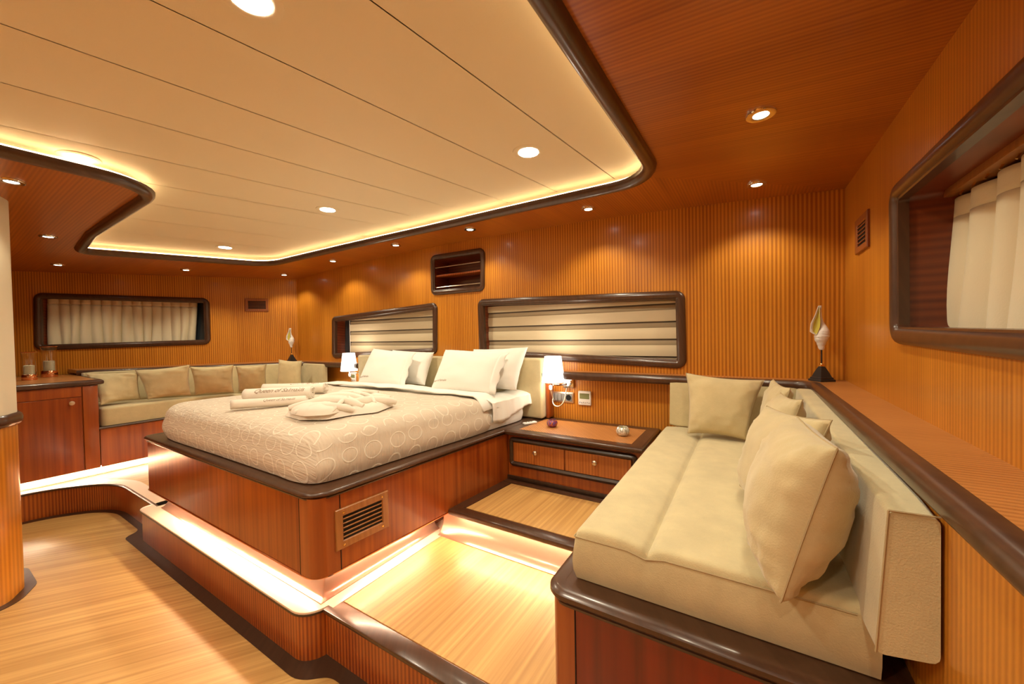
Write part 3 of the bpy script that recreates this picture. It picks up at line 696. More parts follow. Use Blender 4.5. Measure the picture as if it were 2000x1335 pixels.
def pillow(name, BL, BR, TL, TR, t, mat, label, cat, group, face=V((0, -1, 0)), seed=0, wr=.010, seam=False, text=None, n=26, pinch=.10, sag=0, zip_=None, flange=0):
    BL, BR, TL, TR = V(BL), V(BR), V(TL), V(TR)
    U = ((BR-BL)+(TR-TL)).normalized(); W = ((TL-BL)+(TR-BR)).normalized(); Nn = U.cross(W).normalized()
    if Nn.dot(face) < 0: Nn = -Nn
    def S(u, v_, side):
        pu = u*(1-pinch*.5*(1-v_*v_)*abs(u)**2.2*1.6); pv = v_*(1-pinch*.5*(1-u*u)*abs(v_)**2.2*1.6)
        # keep pinched outline between the corners
        a = (pu+1)/2; b_ = (pv+1)/2
        p = (BL*(1-a)+BR*a)*(1-b_)+(TL*(1-a)+TR*a)*b_
        h = ((1-abs(u)**2.6)*(1-abs(v_)**2.6))**.50 if abs(u) < 1 and abs(v_) < 1 else 0
        h *= (1+.18*(-v_)*(1 if sag else 0))
        q = V((u*2.2+seed, v_*2.2, seed*.7+side)); wn = noise.noise(q)
        edge = (u*u+v_*v_)/2
        cr = noise.noise(V((u*3+seed*3, v_*7+side*5, 1.3)))*.6+noise.noise(V((u*9+seed, v_*3, side*2.1)))*.4
        h2 = h*t/2*(1+.10*wn)+cr*wr*edge*h**.5*1.6
        return p+Nn*(side*h2)
    vv = []; ff = []; idx = {}
    for side in (1, -1):
        for i in range(n+1):
            for j in range(n+1):
                u = -math.cos(pi*i/n); v_ = -math.cos(pi*j/n)
                u = u*.55+(2*i/n-1)*.45; v_ = v_*.55+(2*j/n-1)*.45
                rim = i in (0, n) or j in (0, n)
                if side == -1 and rim: idx[(side, i, j)] = idx[(1, i, j)]; continue
                idx[(side, i, j)] = len(vv); vv.append(S(u, v_, side))
    for side in (1, -1):
        for i in range(n):
            for j in range(n):
                q = (idx[(side, i, j)], idx[(side, i+1, j)], idx[(side, i+1, j+1)], idx[(side, i, j+1)]); ff.append(q if side == 1 else q[::-1])
    body = link(name, vv, ff, mat, None, ang=80)
    tag(body, label, cat, group)
    if seam:
        rim = [vv[idx[(1, i, 0)]] for i in range(n+1)]+[vv[idx[(1, n, j)]] for j in range(1, n+1)]+[vv[idx[(1, i, n)]] for i in range(n-1, -1, -1)]+[vv[idx[(1, 0, j)]] for j in range(n-1, -1, -1)]
        v, f = tube(rim, .0022, 5, False); link('piping', v, f, m_seam, body)
    if flange:
        # open pillowcase end: a loose flap on the +u side
        fl_ = []; g = []
        for j in range(13):
            v_ = -1+2*j/12
            for k in range(5):
                a = k/4; p0 = S(.93, v_*.97, 1); p1 = S(1, v_, 1)+U*flange*(.8+.2*math.sin(j*1.7))+Nn*(.010*math.sin(j*1.3)*1)
                fl_.append(p0*(1-a)+p1*a+Nn*.004)
        for j in range(12):
            for k in range(4): a = j*5+k; g.append((a, a+1, a+6, a+5))
        o = link('pillowcase_hem', fl_, g, mat, body, ang=70); md = o.modifiers.new('thickness', 'SOLIDIFY'); md.thickness = .003
    if text:
        s, size, u1, v0 = text; tv, tf, tw = text_mesh(s, size)
        wU = (BR-BL).length/2; wW = (TL-BL).length/2; pts = []
        for x, y in tv:
            u = u1-(tw-x)/wU; v_ = v0+y/wW
            pts.append(S(max(-.985, u), v_, 1)+Nn*.0012)
        link('embroidery', pts, tf, m_thread, body, smooth=False)
    return body
GB = 'white pillows at the head of the bed'
pillow('bed_pillow', (-2.96, 2.42, -.43), (-2.40, 2.43, -.425), (-2.98, 2.585, -.125), (-2.43, 2.585, -.145), .15, m_white, 'rear white pillow of the left pair, leaning on the headboard', 'pillow', GB, seed=2)
pillow('bed_pillow', (-1.99, 2.42, -.43), (-1.47, 2.43, -.415), (-1.98, 2.585, -.115), (-1.45, 2.585, -.095), .16, m_white, 'rear white pillow of the right pair, next to the right lamp', 'pillow', GB, seed=5)
pillow('bed_pillow', (-3.00, 2.19, -.425), (-2.47, 2.24, -.425), (-3.03, 2.40, -.105), (-2.52, 2.42, -.145), .15, m_white, 'front white pillow of the left pair with small brown lettering', 'pillow', GB, seed=9, text=('Queen of Salmakis', .021, -.40, -.70), flange=.03, pinch=.06)
pillow('bed_pillow', (-2.10, 2.18, -.425), (-1.56, 2.24, -.425), (-2.13, 2.40, -.112), (-1.56, 2.43, -.135), .16, m_white, 'front white pillow of the right pair with small brown lettering', 'pillow', GB, seed=12, text=('Queen of Salmakis', .022, -.40, -.66), flange=.035, pinch=.06)

# ---------------------------------------------------------------- right sofa
ST = -.605
sofa = thing('corner_sofa', (-.1, 1.8, -1.42), 'cream velvet bench sofa with dark red wooden base along the right wall', 'sofa')
sb = round_poly([(-.515, 1.035), (.30, 1.035), (.30, 2.75), (-.515, 2.75)], [.05, 0, 0, 0], 8)
v, f = prism(XY, sb, -1.42, -.80); link('base', v, f, m_sofa_base, sofa)
ps = round_poly([(-.517, 1.033), (-.44, 1.033), (-.44, 1.11), (-.517, 1.11)], [.05, 0, 0, 0], 10)
v, f = prism(XY, ps, -1.42, -.80); link('corner_post', v, f, m_post, sofa)
v, f = frbox(Fr((-.438, 1.0345, 0), (1, 0, 0), (0, 0, 1), (0, -1, 0)), (-.0015, -1.42, 0), (.0015, -.80, .0015), 0); link('joint', v, f, m_black, sofa)
rs = ccw(sb)
v, f = sweep(XY, rs, [(.0, -.812), (.006, -.808), (.007, -.801), (.0, -.797), (.012, -.793), (.020, -.783), (.019, -.772), (.010, -.764), (-.004, -.760), (-.03, -.760), (-.03, -.80)]); link('rim', v, f, m_dark2, sofa)
v, f = prism(XY, offset(rs, -.012), -.79, -.7605); link('deck_board', v, f, m_dark2, sofa)
# seat cushion with a lengthwise crease
def seat():
    nx, ny = 40, 60; x0, x1, y0, y1 = -.462, .24, 1.098, 2.60; z0, z1 = -.758, ST; vv = []; ff = []
    def top(x, y):
        z = z1
        d = abs(x-(-.245)); z -= .013*math.exp(-(d/.010)**2)+.008*math.exp(-(d/.035)**2)
        z += .006*math.sin(min(1, max(0, (x-x0)/.2))*pi)
        r = .022
        for e in (x-x0, y-y0): 
            if e < r: z -= r-math.sqrt(max(0, r*r-(r-e)**2))
        z += .003*noise.noise(V((x*6, y*6, 0)))
        return z
    xs = [x0+(x1-x0)*i/nx for i in range(nx+1)]; ys = [y0+(y1-y0)*j/ny for j in range(ny+1)]
    xs = sorted(set(xs+[x0+.004, x0+.009, x0+.015, -.245, -.255, -.235, -.262, -.228])); ys = sorted(set(ys+[y0+.004, y0+.009, y0+.015]))
    nx, ny = len(xs), len(ys)
    for x in xs:
        for y in ys: vv.append((x, y, top(x, y)))
    for i in range(nx-1):
        for j in range(ny-1): a = i*ny+j; ff.append((a, a+ny, a+ny+1, a+1))
    rim = [i*ny for i in range(nx)]+[(nx-1)*ny+j for j in range(1, ny)]+[i*ny+ny-1 for i in range(nx-2, -1, -1)]+[j for j in range(ny-2, 0, -1)]
    k = len(vv); m = len(rim)
    for lv in range(1, 5):
        t = lv/4
        for q in rim:
            x, y, z = vv[q]; bul = .006*math.sin(t*pi); zz = z+(z0-z)*t
            if lv == 4: bul = -.004
            vv.append((x-(bul if abs(x-x0) < 1e-6 else 0), y-(bul if abs(y-y0) < 1e-6 else 0), zz))
    prev = rim
    for lv in range(4):
        cur = [k+lv*m+i for i in range(m)]
        for i in range(m): ff.append((prev[i], prev[(i+1) % m], cur[(i+1) % m], cur[i]))
        prev = cur
    ff.append(tuple(prev)); return vv, ff
v, f = seat(); sc = link('seat_cushion', v, f, m_velvet, sofa, ang=50)
seamz = ST-.020
v, f = tube([(-.4635, 2.6, seamz-.002), (-.4635, 1.098, seamz-.002), (-.462, 1.0965, seamz-.002)]+[(x, 1.0965, seamz-.002-.012*math.exp(-((x+.245)/.02)**2)) for x in [-.40+.05*i for i in range(13)]], .0022, 5); link('seam', v, f, m_seam, sc)
def wedge(name, q0, q1, zb, zt, parent, mat, r=.02):
    """back cushion between two ends; q = (bottom front, bottom back, top back, top front) in plan/height"""
    vv = []; ff = []
    N_ = 18
    for k in range(N_+1):
        s = k/N_; e = 0 if 0 < k < N_ else 1
        q = [V(a)*(1-s)+V(b_)*s for a, b_ in zip(q0, q1)]
        c = sum(q, V())/4; loop = []
        for i in range(4):
            p, a, b_ = q[i], q[i-1], q[(i+1) % 4]
            d1 = (a-p).normalized()*r; d2 = (b_-p).normalized()*r
            for t in (0, .3, .7, 1): loop.append((p+d1)*(1-t)*(1-t)+p*2*t*(1-t)+(p+d2)*t*t)
        if e: loop = [c+(x-c)*.955 for x in loop]
        vv += loop
    m = 16
    for k in range(N_):
        for i in range(m): ff.append((k*m+i, k*m+(i+1) % m, (k+1)*m+(i+1) % m, (k+1)*m+i))
    ff.append(tuple(range(m))[::-1]); ff.append(tuple(range(N_*m, N_*m+m)))
    return link(name, vv, ff, mat, parent, ang=55)
e0 = [(.205, .985, -.635), (.296, .985, -.62), (.296, .985, -.340), (.222, .985, -.340)]
e1 = [(.205, 2.60, -.60), (.296, 2.60, -.60), (.296, 2.60, -.315), (.222, 2.60, -.315)]
bc = wedge('back_cushion', e0, e1, 0, 0, sofa, m_velvet, .014)
v, f = tube([(.2245, .984, -.345), (.2065, .984, -.625)], .002, 5); link('seam', v, f, m_seam, bc)
v, f = tube([(.2245, .984, -.345), (.294, .984, -.343)], .002, 5); link('seam', v, f, m_seam, bc)
e0 = [(-.432, 2.60, -.60), (-.432, 2.70, -.60), (-.432, 2.70, -.312), (-.432, 2.635, -.312)]
e1 = [(.24, 2.60, -.60), (.24, 2.70, -.60), (.24, 2.70, -.312), (.24, 2.635, -.312)]
wedge('back_cushion', e0, e1, 0, 0, sofa, m_velvet, .014)

# ---------------------------------------------------------------- wall ledge with dark nosing
ld = thing('wall_ledge', (-.5, 2.7, -.33), 'veneered ledge with rounded dark nosing running round the walls', 'ledge')
ZL = -.284
bend = round_poly([(.303, FR), (.303, 2.655), (-1.38, 2.655), (-1.38, 2.9)], [0, .085, 0, 0], 8)[:-1]
nos = [(-.02, ZL), (.0, ZL-.002), (.012, ZL-.006), (.021, ZL-.018), (.021, ZL-.040), (.014, ZL-.052), (.0, ZL-.058), (-.012, ZL-.060), (-.02, ZL-.060)]
bend_r = bend[::-1]     # outward (room side) on the right of travel
def side_ok(path, room):
    q = offset(path, .01, False); i = len(path)//3
    return (V((*q[i], 0))-V((*room, 0))).length < (V((*path[i], 0))-V((*room, 0))).length
if not side_ok(bend, (-2, 0)): bend = bend_r
v, f = sweep(XY, bend, nos, False); link('nosing', v, f, m_dark2, ld)
v, f = prism(XY, [(.319, FR), (.462, FR), (.462, 2.65), (.319, 2.65)], ZL-.03, ZL-.0005); link('ledge_top', v, f, m_ledge_y, ld)
v, f = prism(XY, [(.24, 2.674), (.319, 2.60), (.462, 2.60), (.462, 2.77), (.05, 2.77), (.05, 2.674)], ZL-.03, ZL-.0008); link('ledge_top', v, f, m_ledge_y, ld)
v, f = prism(XY, [(-1.378, 2.672), (.06, 2.672), (.06, 2.772), (-1.378, 2.772)], ZL-.03, ZL-.0005); link('ledge_top', v, f, m_ledge_x, ld)
v, f = lathe((-1.385, 2.658, ZL-.023), [(.002, -.014), (.018, -.010), (.023, 0), (.018, .010), (.002, .014)], 14, V((1, 0, 0))); link('end_cap', v, f, m_dark2, ld)
v, f = prism(XY, [(.300, FR), (.32, FR), (.32, 2.62), (.300, 2.62)], -1.42, ZL-.03); link('lower_panel', v, f, m_wall_side, ld)
# left ledge
NL = V((LF.c.x, LF.c.y, 0))
def lo(y, o): return lw(y)+o
pL = round_poly([(lo(.98, .40), .98), (lo(2.44, .40)+.0, 2.44), (-4.60, 2.655), (-3.62, 2.655)], [0, .08, .08, 0], 6)
if not side_ok(pL, (-2, 0)): pL = pL[::-1]
l2 = tag(thing('wall_ledge', (-5, 2.2, -.33)), 'dark edged ledge behind the far left bench', 'ledge')
nosL = [(a, b_+.006) for a, b_ in nos]
v, f = sweep(XY, pL, nosL, False); link('nosing', v, f, m_dark2, l2)
v, f = prism(XY, [(lo(.98, .40), .98), (lo(2.44, .40), 2.44), (-4.60, 2.665), (-3.62, 2.665), (-3.62, 2.775), (-4.985, 2.775), (lw(.98), .98)], ZL-.03, ZL+.0055); link('ledge_top', v, f, m_ledge_x, l2)

# ---------------------------------------------------------------- nightstand
ns = thing('nightstand', (-1.0, 2.5, -1.02), 'low mahogany nightstand with two drawers between bed and sofa', 'nightstand')
v, f = prism(XY, [(-1.455, 2.285), (-.522, 2.285), (-.522, 2.745), (-1.418, 2.745)], -1.02, -.69); link('body', v, f, m_mahog, ns)
tp = [(-1.450, 2.235), (-.528, 2.235), (-.528, 2.755), (-1.412, 2.755)]
v, f = sweep(XY, tp, [(-.07, -.664), (-.07, -.69), (-.01, -.69), (-.004, -.694), (.004, -.690), (.003, -.684), (.010, -.680), (.011, -.670), (.003, -.663), (-.004, -.662)]); link('rim', v, f, m_dark2, ns)
v, f = prism(XY, offset(tp, -.068), -.68, -.6635); link('top_panel', v, f, m_table, ns)
NF = Fr((0, 2.285, 0), (1, 0, 0), (0, 0, 1), (0, -1, 0))
dr = ccw(round_poly([(-1.445, -.921), (-.555, -.921), (-.555, -.717), (-1.445, -.717)], .035))
v, f = sweep(NF, dr, [(0, 0), (0, .010), (-.006, .018), (-.018, .022), (-.028, .018), (-.034, .010), (-.035, 0)]); link('drawer_frame', v, f, m_dark, ns)
for x0, x1 in ((-1.410, -1.021), (-1.017, -.592)):
    v, f = frbox(NF, (x0, -.886, 0), (x1, -.752, .012), .002, 1); d = link('drawer', v, f, m_draw, ns)
    xk = -1.226 if x0 < -1.2 else -.810; zk = -.798
    v, f = lathe(NF.p(xk, zk, .012), [(.006, 0), (.005, .010), (.011, .015), (.0155, .020), (.0155, .026), (.011, .030), (.003, .031)], 18, NF.c); link('knob', v, f, m_nickel, d)
v, f = rbox((-1.475, 2.272, -1.02), (-.5, 2.286, -.99), .003); link('baseboard', v, f, m_dark, ns)

# small things on the nightstand
def bowl(x, y, s, mat, label):
    z = -.6635
    prof = [(.018*s, 0), (.030*s, .006*s), (.038*s, .020*s), (.039*s, .032*s), (.033*s, .046*s), (.027*s, .052*s), (.026*s, .050*s), (.031*s, .044*s), (.034*s, .03*s), (.02*s, .012*s), (.001, .010*s)]
    v, f = lathe((x, y, z), prof, 28); o = link('candle_holder', v, f, mat); tag(o, label, 'candle holder')
    v, f = lathe((x, y, z+.012*s), [(.0, 0), (.024*s, .001), (.026*s, .012*s), (.001, .013*s)], 16); link('wax', v, f, m_candle, o)
bowl(-1.199, 2.47, 1.0, m_mosaic_r, 'small purple and red mosaic tealight bowl on the nightstand')
bowl(-.694, 2.47, 1.1, m_mosaic_w, 'small silver white mosaic tealight bowl on the nightstand')
rc = Fr((-1.385, 2.475, -.6635), (.5, .87, 0), (-.87, .5, 0), (0, 0, 1))
v, f = frbox(rc, (-.055, -.018, .0), (.055, .018, .016), .006, 3); o = tag(link('remote_control', v, f, m_plast), 'small white remote control lying by the bed corner', 'remote')
for k in range(3): v, f = frbox(rc, (-.035+k*.022, -.007, .015), (-.023+k*.022, .007, .0175), .001, 1); link('button', v, f, m_grey, o)

# ---------------------------------------------------------------- bedside lamps and wall fittings
def lamp(x, label):
    t_ = thing('wall_lamp', (x, 2.77, -.42), label, 'lamp', 'bedside wall lamps')
    z0, z1 = -.362, -.168; y = 2.63
    sh = [(.088, z0), (.064, z1), (.0625, z1), (.0865, z0)]
    N_ = 36; vv = []
    for r, z in sh:
        for k in range(N_): a = 2*pi*k/N_; vv.append((x+r*math.cos(a), y+r*math.sin(a), z))
    ff = [(j*N_+k, j*N_+(k+1) % N_, ((j+1) % 4)*N_+(k+1) % N_, ((j+1) % 4)*N_+k) for j in range(4) for k in range(N_)]
    link('lamp_shade', vv, ff, m_shade, t_)
    v, f = rbox((x+.03, 2.742, -.42), (x+.115, 2.772, -.315), .004); p = link('wall_plate', v, f, m_chrome, t_)
    for dx in (.052, .090): v, f = lathe((x+dx, 2.742, -.388), [(.009, 0), (.009, .006), (.006, .008), (.001, .008)], 14, V((0, -1, 0))); link('switch', v, f, m_grey, p)
    v, f = tube([(x+.06, 2.745, -.395), (x+.03, 2.70, -.392), (x, y, -.385), (x, y, -.33)], .007, 8); link('arm', v, f, m_chrome, t_)
    v, f = lathe((x, y, -.33), [(.014, 0), (.020, .03), (.030, .06), (.028, .09), (.012, .11), (.001, .112)], 16); link('bulb', v, f, m_lens, t_)
    pts = []
    for k in range(15):
        a = k/14; ang = pi*(1.0+a)
        pts.append((x+.01+.05*math.cos(ang)*(1), 2.70-.03*math.sin(a*pi), -.50+.055*math.sin(ang)))
    pts = [(x-.040, 2.665, -.425)]+pts+[(x+.06, 2.745, -.42)]
    v, f = tube(pts, .0045, 8); link('gooseneck', v, f, m_nickel, t_)
    v, f = lathe((x-.040, 2.665, -.43), [(.009, 0), (.013, .006), (.014, .028), (.010, .036), (.002, .040)], 14); link('reading_light', v, f, m_plast, t_)
    ldp = bpy.data.lights.new('lamp_glow', 'POINT'); ldp.energy = 1.3; ldp.color = (1, .84, .62); ldp.shadow_soft_size = .06
    o = bpy.data.objects.new('lamp_glow', ldp); C.objects.link(o); o.parent = t_; o.location = V((x, y, z1+.03+E))-ORG[t_.name]
    ldp = bpy.data.lights.new('lamp_glow', 'POINT'); ldp.energy = .8; ldp.color = (1, .84, .62); ldp.shadow_soft_size = .06
    o = bpy.data.objects.new('lamp_glow', ldp); C.objects.link(o); o.parent = t_; o.location = V((x, y-.02, z0-.04+E))-ORG[t_.name]
lamp(-1.262, 'lit white shade wall lamp right of the bed above the nightstand')
lamp(-3.735, 'lit white shade wall lamp left of the bed')
def thermostat(x, z, w_, h, label):
    v, f = frbox(BK, (x-w_/2, z, 0), (x+w_/2, z+h, .018), .006, 3); o = tag(link('thermostat', v, f, m_plast), label, 'thermostat', 'wall thermostats')
    v, f = frbox(BK, (x-w_*.38, z+h*.45, .017), (x+w_*.38, z+h*.84, .0195), .001, 1); link('display', v, f, m_lcd, o)
    for i in range(6):
        xx = x-w_*.36+i*w_*.144; v, f = lathe(BK.p(xx, z+h*(.18 if i % 2 else .2), .017), [(.0042, 0), (.0042, .003), (.001, .003)], 8, BK.c); link('button', v, f, m_blue if i == 0 else m_grey, o)
thermostat(-1.062, -.545, .102, .108, 'white thermostat with green display on the wall right of the bed')
thermostat(-3.84, -.50, .085, .095, 'white thermostat under the left bedside lamp')
v, f = frbox(BK, (-1.357, -.537, 0), (-1.153, -.455, .012), .004, 2); so_ = tag(link('socket_panel', v, f, m_nickel), 'brushed metal switch and socket panel under the right lamp', 'socket')
for i in range(4):
    x = -1.342+i*.030; v, f = frbox(BK, (x, -.525, .011), (x+.027, -.467, .0165), .002, 1); link('switch', v, f, m_grey, so_)
v, f = frbox(BK, (-1.220, -.525, .011), (-1.165, -.467, .015), .002, 1); sk = link('socket', v, f, m_grey, so_)
v, f = lathe(BK.p(-1.1925, -.496, .0152), [(.022, 0), (.022, .0015), (.019, .0018), (.018, -.001), (.001, -.001)], 20, BK.c); link('socket_well', v, f, m_black, sk)

# ---------------------------------------------------------------- shell ornaments
def shell(x, y, rot, label, z):
    R_ = Fr((x, y, z), (math.cos(rot), math.sin(rot), 0), (-math.sin(rot), math.cos(rot), 0), (0, 0, 1))
    t_ = thing('shell_ornament', (x, y, z), label, 'ornament', 'seashells on black stands')
    def sq(prof, rr_):
        vv = []; ff = []
        for h_, hh in prof: vv += [R_.p(*(Matrix.Rotation(rr_, 2) @ V(c)), hh) for c in ((-h_, -h_), (h_, -h_), (h_, h_), (-h_, h_))]
        for i in range(len(prof)-1):
            for k in range(4): ff.append((i*4+k, i*4+(k+1) % 4, i*4+4+(k+1) % 4, i*4+4+k))
        ff.append((3, 2, 1, 0)); n = len(vv); ff.append((n-4, n-3, n-2, n-1)); return vv, ff
    v, f = sq([(.042, 0), (.042, .010), (.036, .013), (.036, .020), (.031, .023), (.024, .045), (.016, .066), (.010, .080)], .6); link('base', v, f, m_blackwood, t_, ang=20)
    v, f = lathe(R_.p(0, 0, .079), [(.007, 0), (.011, .003), (.011, .008), (.008, .010), (.010, .013), (.008, .018), (.004, .020)], 18); link('collar', v, f, m_brass, t_)
    v, f = tube([R_.p(0, 0, .095), R_.p(0, 0, .178)], .0035, 10); link('rod', v, f, m_blackwood, t_)
    Ys = [755, 720, 690, 660, 630, 600, 560, 520, 480, 440, 400, 350, 300, 250, 200, 150, 118]
    Lf = [435, 420, 408, 400, 380, 368, 366, 375, 392, 425, 436, 437, 434, 432, 430, 432, 440]
    Rt = [500, 505, 510, 525, 540, 560, 575, 580, 575, 555, 530, 497, 482, 474, 470, 471, 468]
    mx_ = lambda p: (p-467)/3223
    mh = lambda y_: .172+(755-y_)/640*.243
    n = 80; seg = 32; vv = []; ff = []
    for i in range(n+1):
        t = i/n*(len(Ys)-1); k = min(int(t), len(Ys)-2); u = t-k; u = u*u*(3-2*u)*.5+u*.5
        l_ = mx_(Lf[k]*(1-u)+Lf[k+1]*u); r_ = mx_(Rt[k]*(1-u)+Rt[k+1]*u); h = mh(Ys[k]*(1-u)+Ys[k+1]*u)
        c_ = (l_+r_)/2; rad_ = (r_-l_)/2
        if h < .25: rad_ += .0016*abs(math.sin((h-.172)*150))
        for k2 in range(seg):
            a_ = 2*pi*k2/seg; rg = rad_*(1+.025*math.sin((h+.004*a_)*900)*(1 if h < .30 else 0)); vv.append(R_.p(c_+rg*math.cos(a_), rg*.95*math.sin(a_), h))
    for i in range(n):
        for k in range(seg): ff.append((i*seg+k, i*seg+(k+1) % seg, (i+1)*seg+(k+1) % seg, (i+1)*seg+k))
    ff.append(tuple(range(seg))[::-1]); ff.append(tuple(range(n*seg, (n+1)*seg)))
    b0 = link('shell', vv, ff, m_shell, t_, ang=60)
    AY = [122, 170, 250, 310, 370, 430, 490, 515, 535]
    AO = [418, 400, 372, 343, 312, 304, 300, 335, 372]
    AI = [430, 432, 435, 439, 440, 434, 408, 398, 384]
    lip = [(mx_(x_), mh(y_)) for x_, y_ in zip(AO, AY)]; inn = [(mx_(x_), mh(y_)) for x_, y_ in zip(AI, AY)]
    vv = []; ff = []; K = 8
    for (xo, zo), (xi, zi) in zip(lip, inn):
        for k in range(K):
            q = k/(K-1); vv.append(R_.p(xo+(xi-xo)*q, -.020+.014*math.sin(q*pi)-.004*q, zo+(zi-zo)*q))
    for i in range(8):
        for k in range(K-1): ff.append((i*K+k, i*K+k+1, i*K+K+k+1, i*K+K+k))
    link('aperture', vv, ff, m_shelly, b0)
    vv = []; ff = []
    for i, (xo, zo) in enumerate(lip):
        for k in range(5):
            q = k/4; vv.append(R_.p(xo+(.004-xo)*q*.9, -.021+.034*math.sin(q*pi/2), zo))
    for i in range(8):
        for k in range(4): ff.append((i*5+k, i*5+k+1, i*5+6+k, i*5+5+k))
    o = link('lip', vv, ff, m_shell, b0); md = o.modifiers.new('thickness', 'SOLIDIFY'); md.thickness = .0015
    v, f = tube([R_.p(a_, -.0205, b_) for a_, b_ in lip+inn[::-1]+lip[:1]], .0017, 6); link('lip_edge', v, f, m_shell, b0)
shell(.343, 2.68, 0, 'white spiral seashell on black pyramid stand at the right ledge corner', ZL)
shell(-4.86, 2.62, .95, 'white spiral seashell on black stand on the far left ledge corner', ZL+.006)

# ---------------------------------------------------------------- sofa cushions on the right
GR = 'sand coloured cushions on the right sofa'
def cush(BL, BR, TL, TR, t, label, seed, group, face, **k):
    return pillow('cushion', BL, BR, TL, TR, t, m_cushion, label, 'cushion', group, face=face, seed=seed, wr=k.pop('wr', .022), seam=True, **k)
cush((-.30, 2.40, -.585), (-.01, 2.41, -.59), (-.325, 2.545, -.252), (.075, 2.545, -.278), .13, 'sand cushion leaning on the headboard wall, left end of the sofa', 21, GR, V((0, -1, 0)))
cush((.055, 2.40, -.585), (.085, 2.12, -.585), (.112, 2.47, -.262), (.165, 2.17, -.268), .10, 'pale sand cushion in the back corner of the right sofa, mostly hidden', 24, GR, V((-1, 0, 0)))
cush((.02, 2.10, -.585), (.075, 1.72, -.585), (.125, 2.12, -.285), (.17, 1.76, -.258), .12, 'sand cushion third from the front on the right sofa, only its tip showing', 27, GR, V((-1, 0, 0)))
cush((-.03, 1.68, -.588), (.085, 1.30, -.59), (.060, 1.76, -.290), (.196, 1.36, -.252), .14, 'second sand cushion on the right sofa, behind the front one', 31, GR, V((-1, -.3, 0)))
cush((.05, 1.40, -.585), (.058, 1.015, -.600), (.125, 1.42, -.262), (.158, 1.035, -.250), .20, 'large front sand cushion on the right sofa, nearest the viewer', 35, GR, V((-1, 0, 0)), pinch=.05, wr=.032, n=34)

# ---------------------------------------------------------------- left bench and cabinet
bench = thing('corner_bench', (-4.8, 1.9, -1.2), 'far left cream corner bench with mahogany base', 'bench')
bp1 = [(-5.0, .97), (-5.0, 1.75), (-4.62, 2.14), (-3.95, 2.14), (-3.95, 2.70), (-4.95, 2.70), (-6.1, 1.05), (-6.1, .97)]
v, f = prism(XY, bp1, -1.13, -.79); link('base', v, f, m_mahog, bench)
bo = ccw(bp1)
v, f = sweep(XY, bo, [(-.03, -.79), (0, -.79), (.010, -.786), (.013, -.778), (.008, -.770), (-.03, -.768)]); link('rim', v, f, m_dark2, bench)
sp1 = round_poly([(-5.015, .985), (-5.015, 1.77), (-4.63, 2.155), (-3.965, 2.155), (-3.965, 2.66), (-4.60, 2.66), (-5.72, 1.0), (-5.74, .985)], [.05, .3, .3, .05, 0, 0, 0, 0], 5)
v, f = prism(XY, sp1, -.766, -.60, .025, 4); link('seat_cushion', v, f, m_velvet, bench, ang=50)
def bcol(y, o, yy=0): return lw(y)+o
e0 = [(bcol(1.0, .58), 1.0, -.60), (bcol(1.0, .40), 1.0, -.60), (bcol(1.0, .42), 1.0, -.300), (bcol(1.0, .50), 1.0, -.300)]
e1 = [(bcol(2.5, .58), 2.5, -.60), (bcol(2.5, .40), 2.5, -.60), (bcol(2.5, .42), 2.5, -.295), (bcol(2.5, .50), 2.5, -.295)]
wedge('back_cushion', e0, e1, 0, 0, bench, m_velvet, .012)
e0 = [(-4.72, 2.60, -.60), (-4.72, 2.665, -.60), (-4.72, 2.665, -.300), (-4.72, 2.615, -.300)]
e1 = [(-4.19, 2.60, -.60), (-4.19, 2.665, -.60), (-4.19, 2.665, -.300), (-4.19, 2.615, -.300)]
wedge('back_cushion', e0, e1, 0, 0, bench, m_velvet, .012)
cove('cove_moulding', [(-5.10, 1.04), (-5.10, 2.0)], bench, -1.199, -1.10, .08)
led('led_strip', [(-5.07, 1.04), (-5.07, 1.7)], bench, -1.138, .0, .012, m_led_s)
GL = 'sand coloured cushions on the far left bench'
FL = V((.83, -.56, 0))
cush((-5.101, 1.001, -0.577), (-5.198, 1.296, -0.577), (-5.382, 0.962, -0.290), (-5.188, 1.286, -0.302), .11, 'first sand cushion on the left bench, beside the cabinet', 41, GL, FL)
cush((-5.082, 1.320, -0.574), (-5.024, 1.649, -0.574), (-5.198, 1.262, -0.283), (-4.946, 1.620, -0.250), .12, 'second sand cushion from the cabinet on the left bench', 44, GL, FL)
cush((-5.014, 1.678, -0.574), (-4.811, 1.959, -0.574), (-4.956, 1.625, -0.271), (-4.734, 1.930, -0.269), .12, 'third sand cushion from the cabinet on the left bench', 47, GL, FL)
cush((-4.821, 2.007, -0.574), (-4.675, 2.230, -0.574), (-4.729, 1.949, -0.281), (-4.569, 2.182, -0.275), .10, 'fourth sand cushion from the cabinet on the left bench', 50, GL, FL)
cush((-4.511, 2.249, -0.574), (-4.327, 2.433, -0.574), (-4.511, 2.288, -0.228), (-4.375, 2.472, -0.254), .10, 'far corner cushion on the left bench below the seashell', 53, GL, FL)

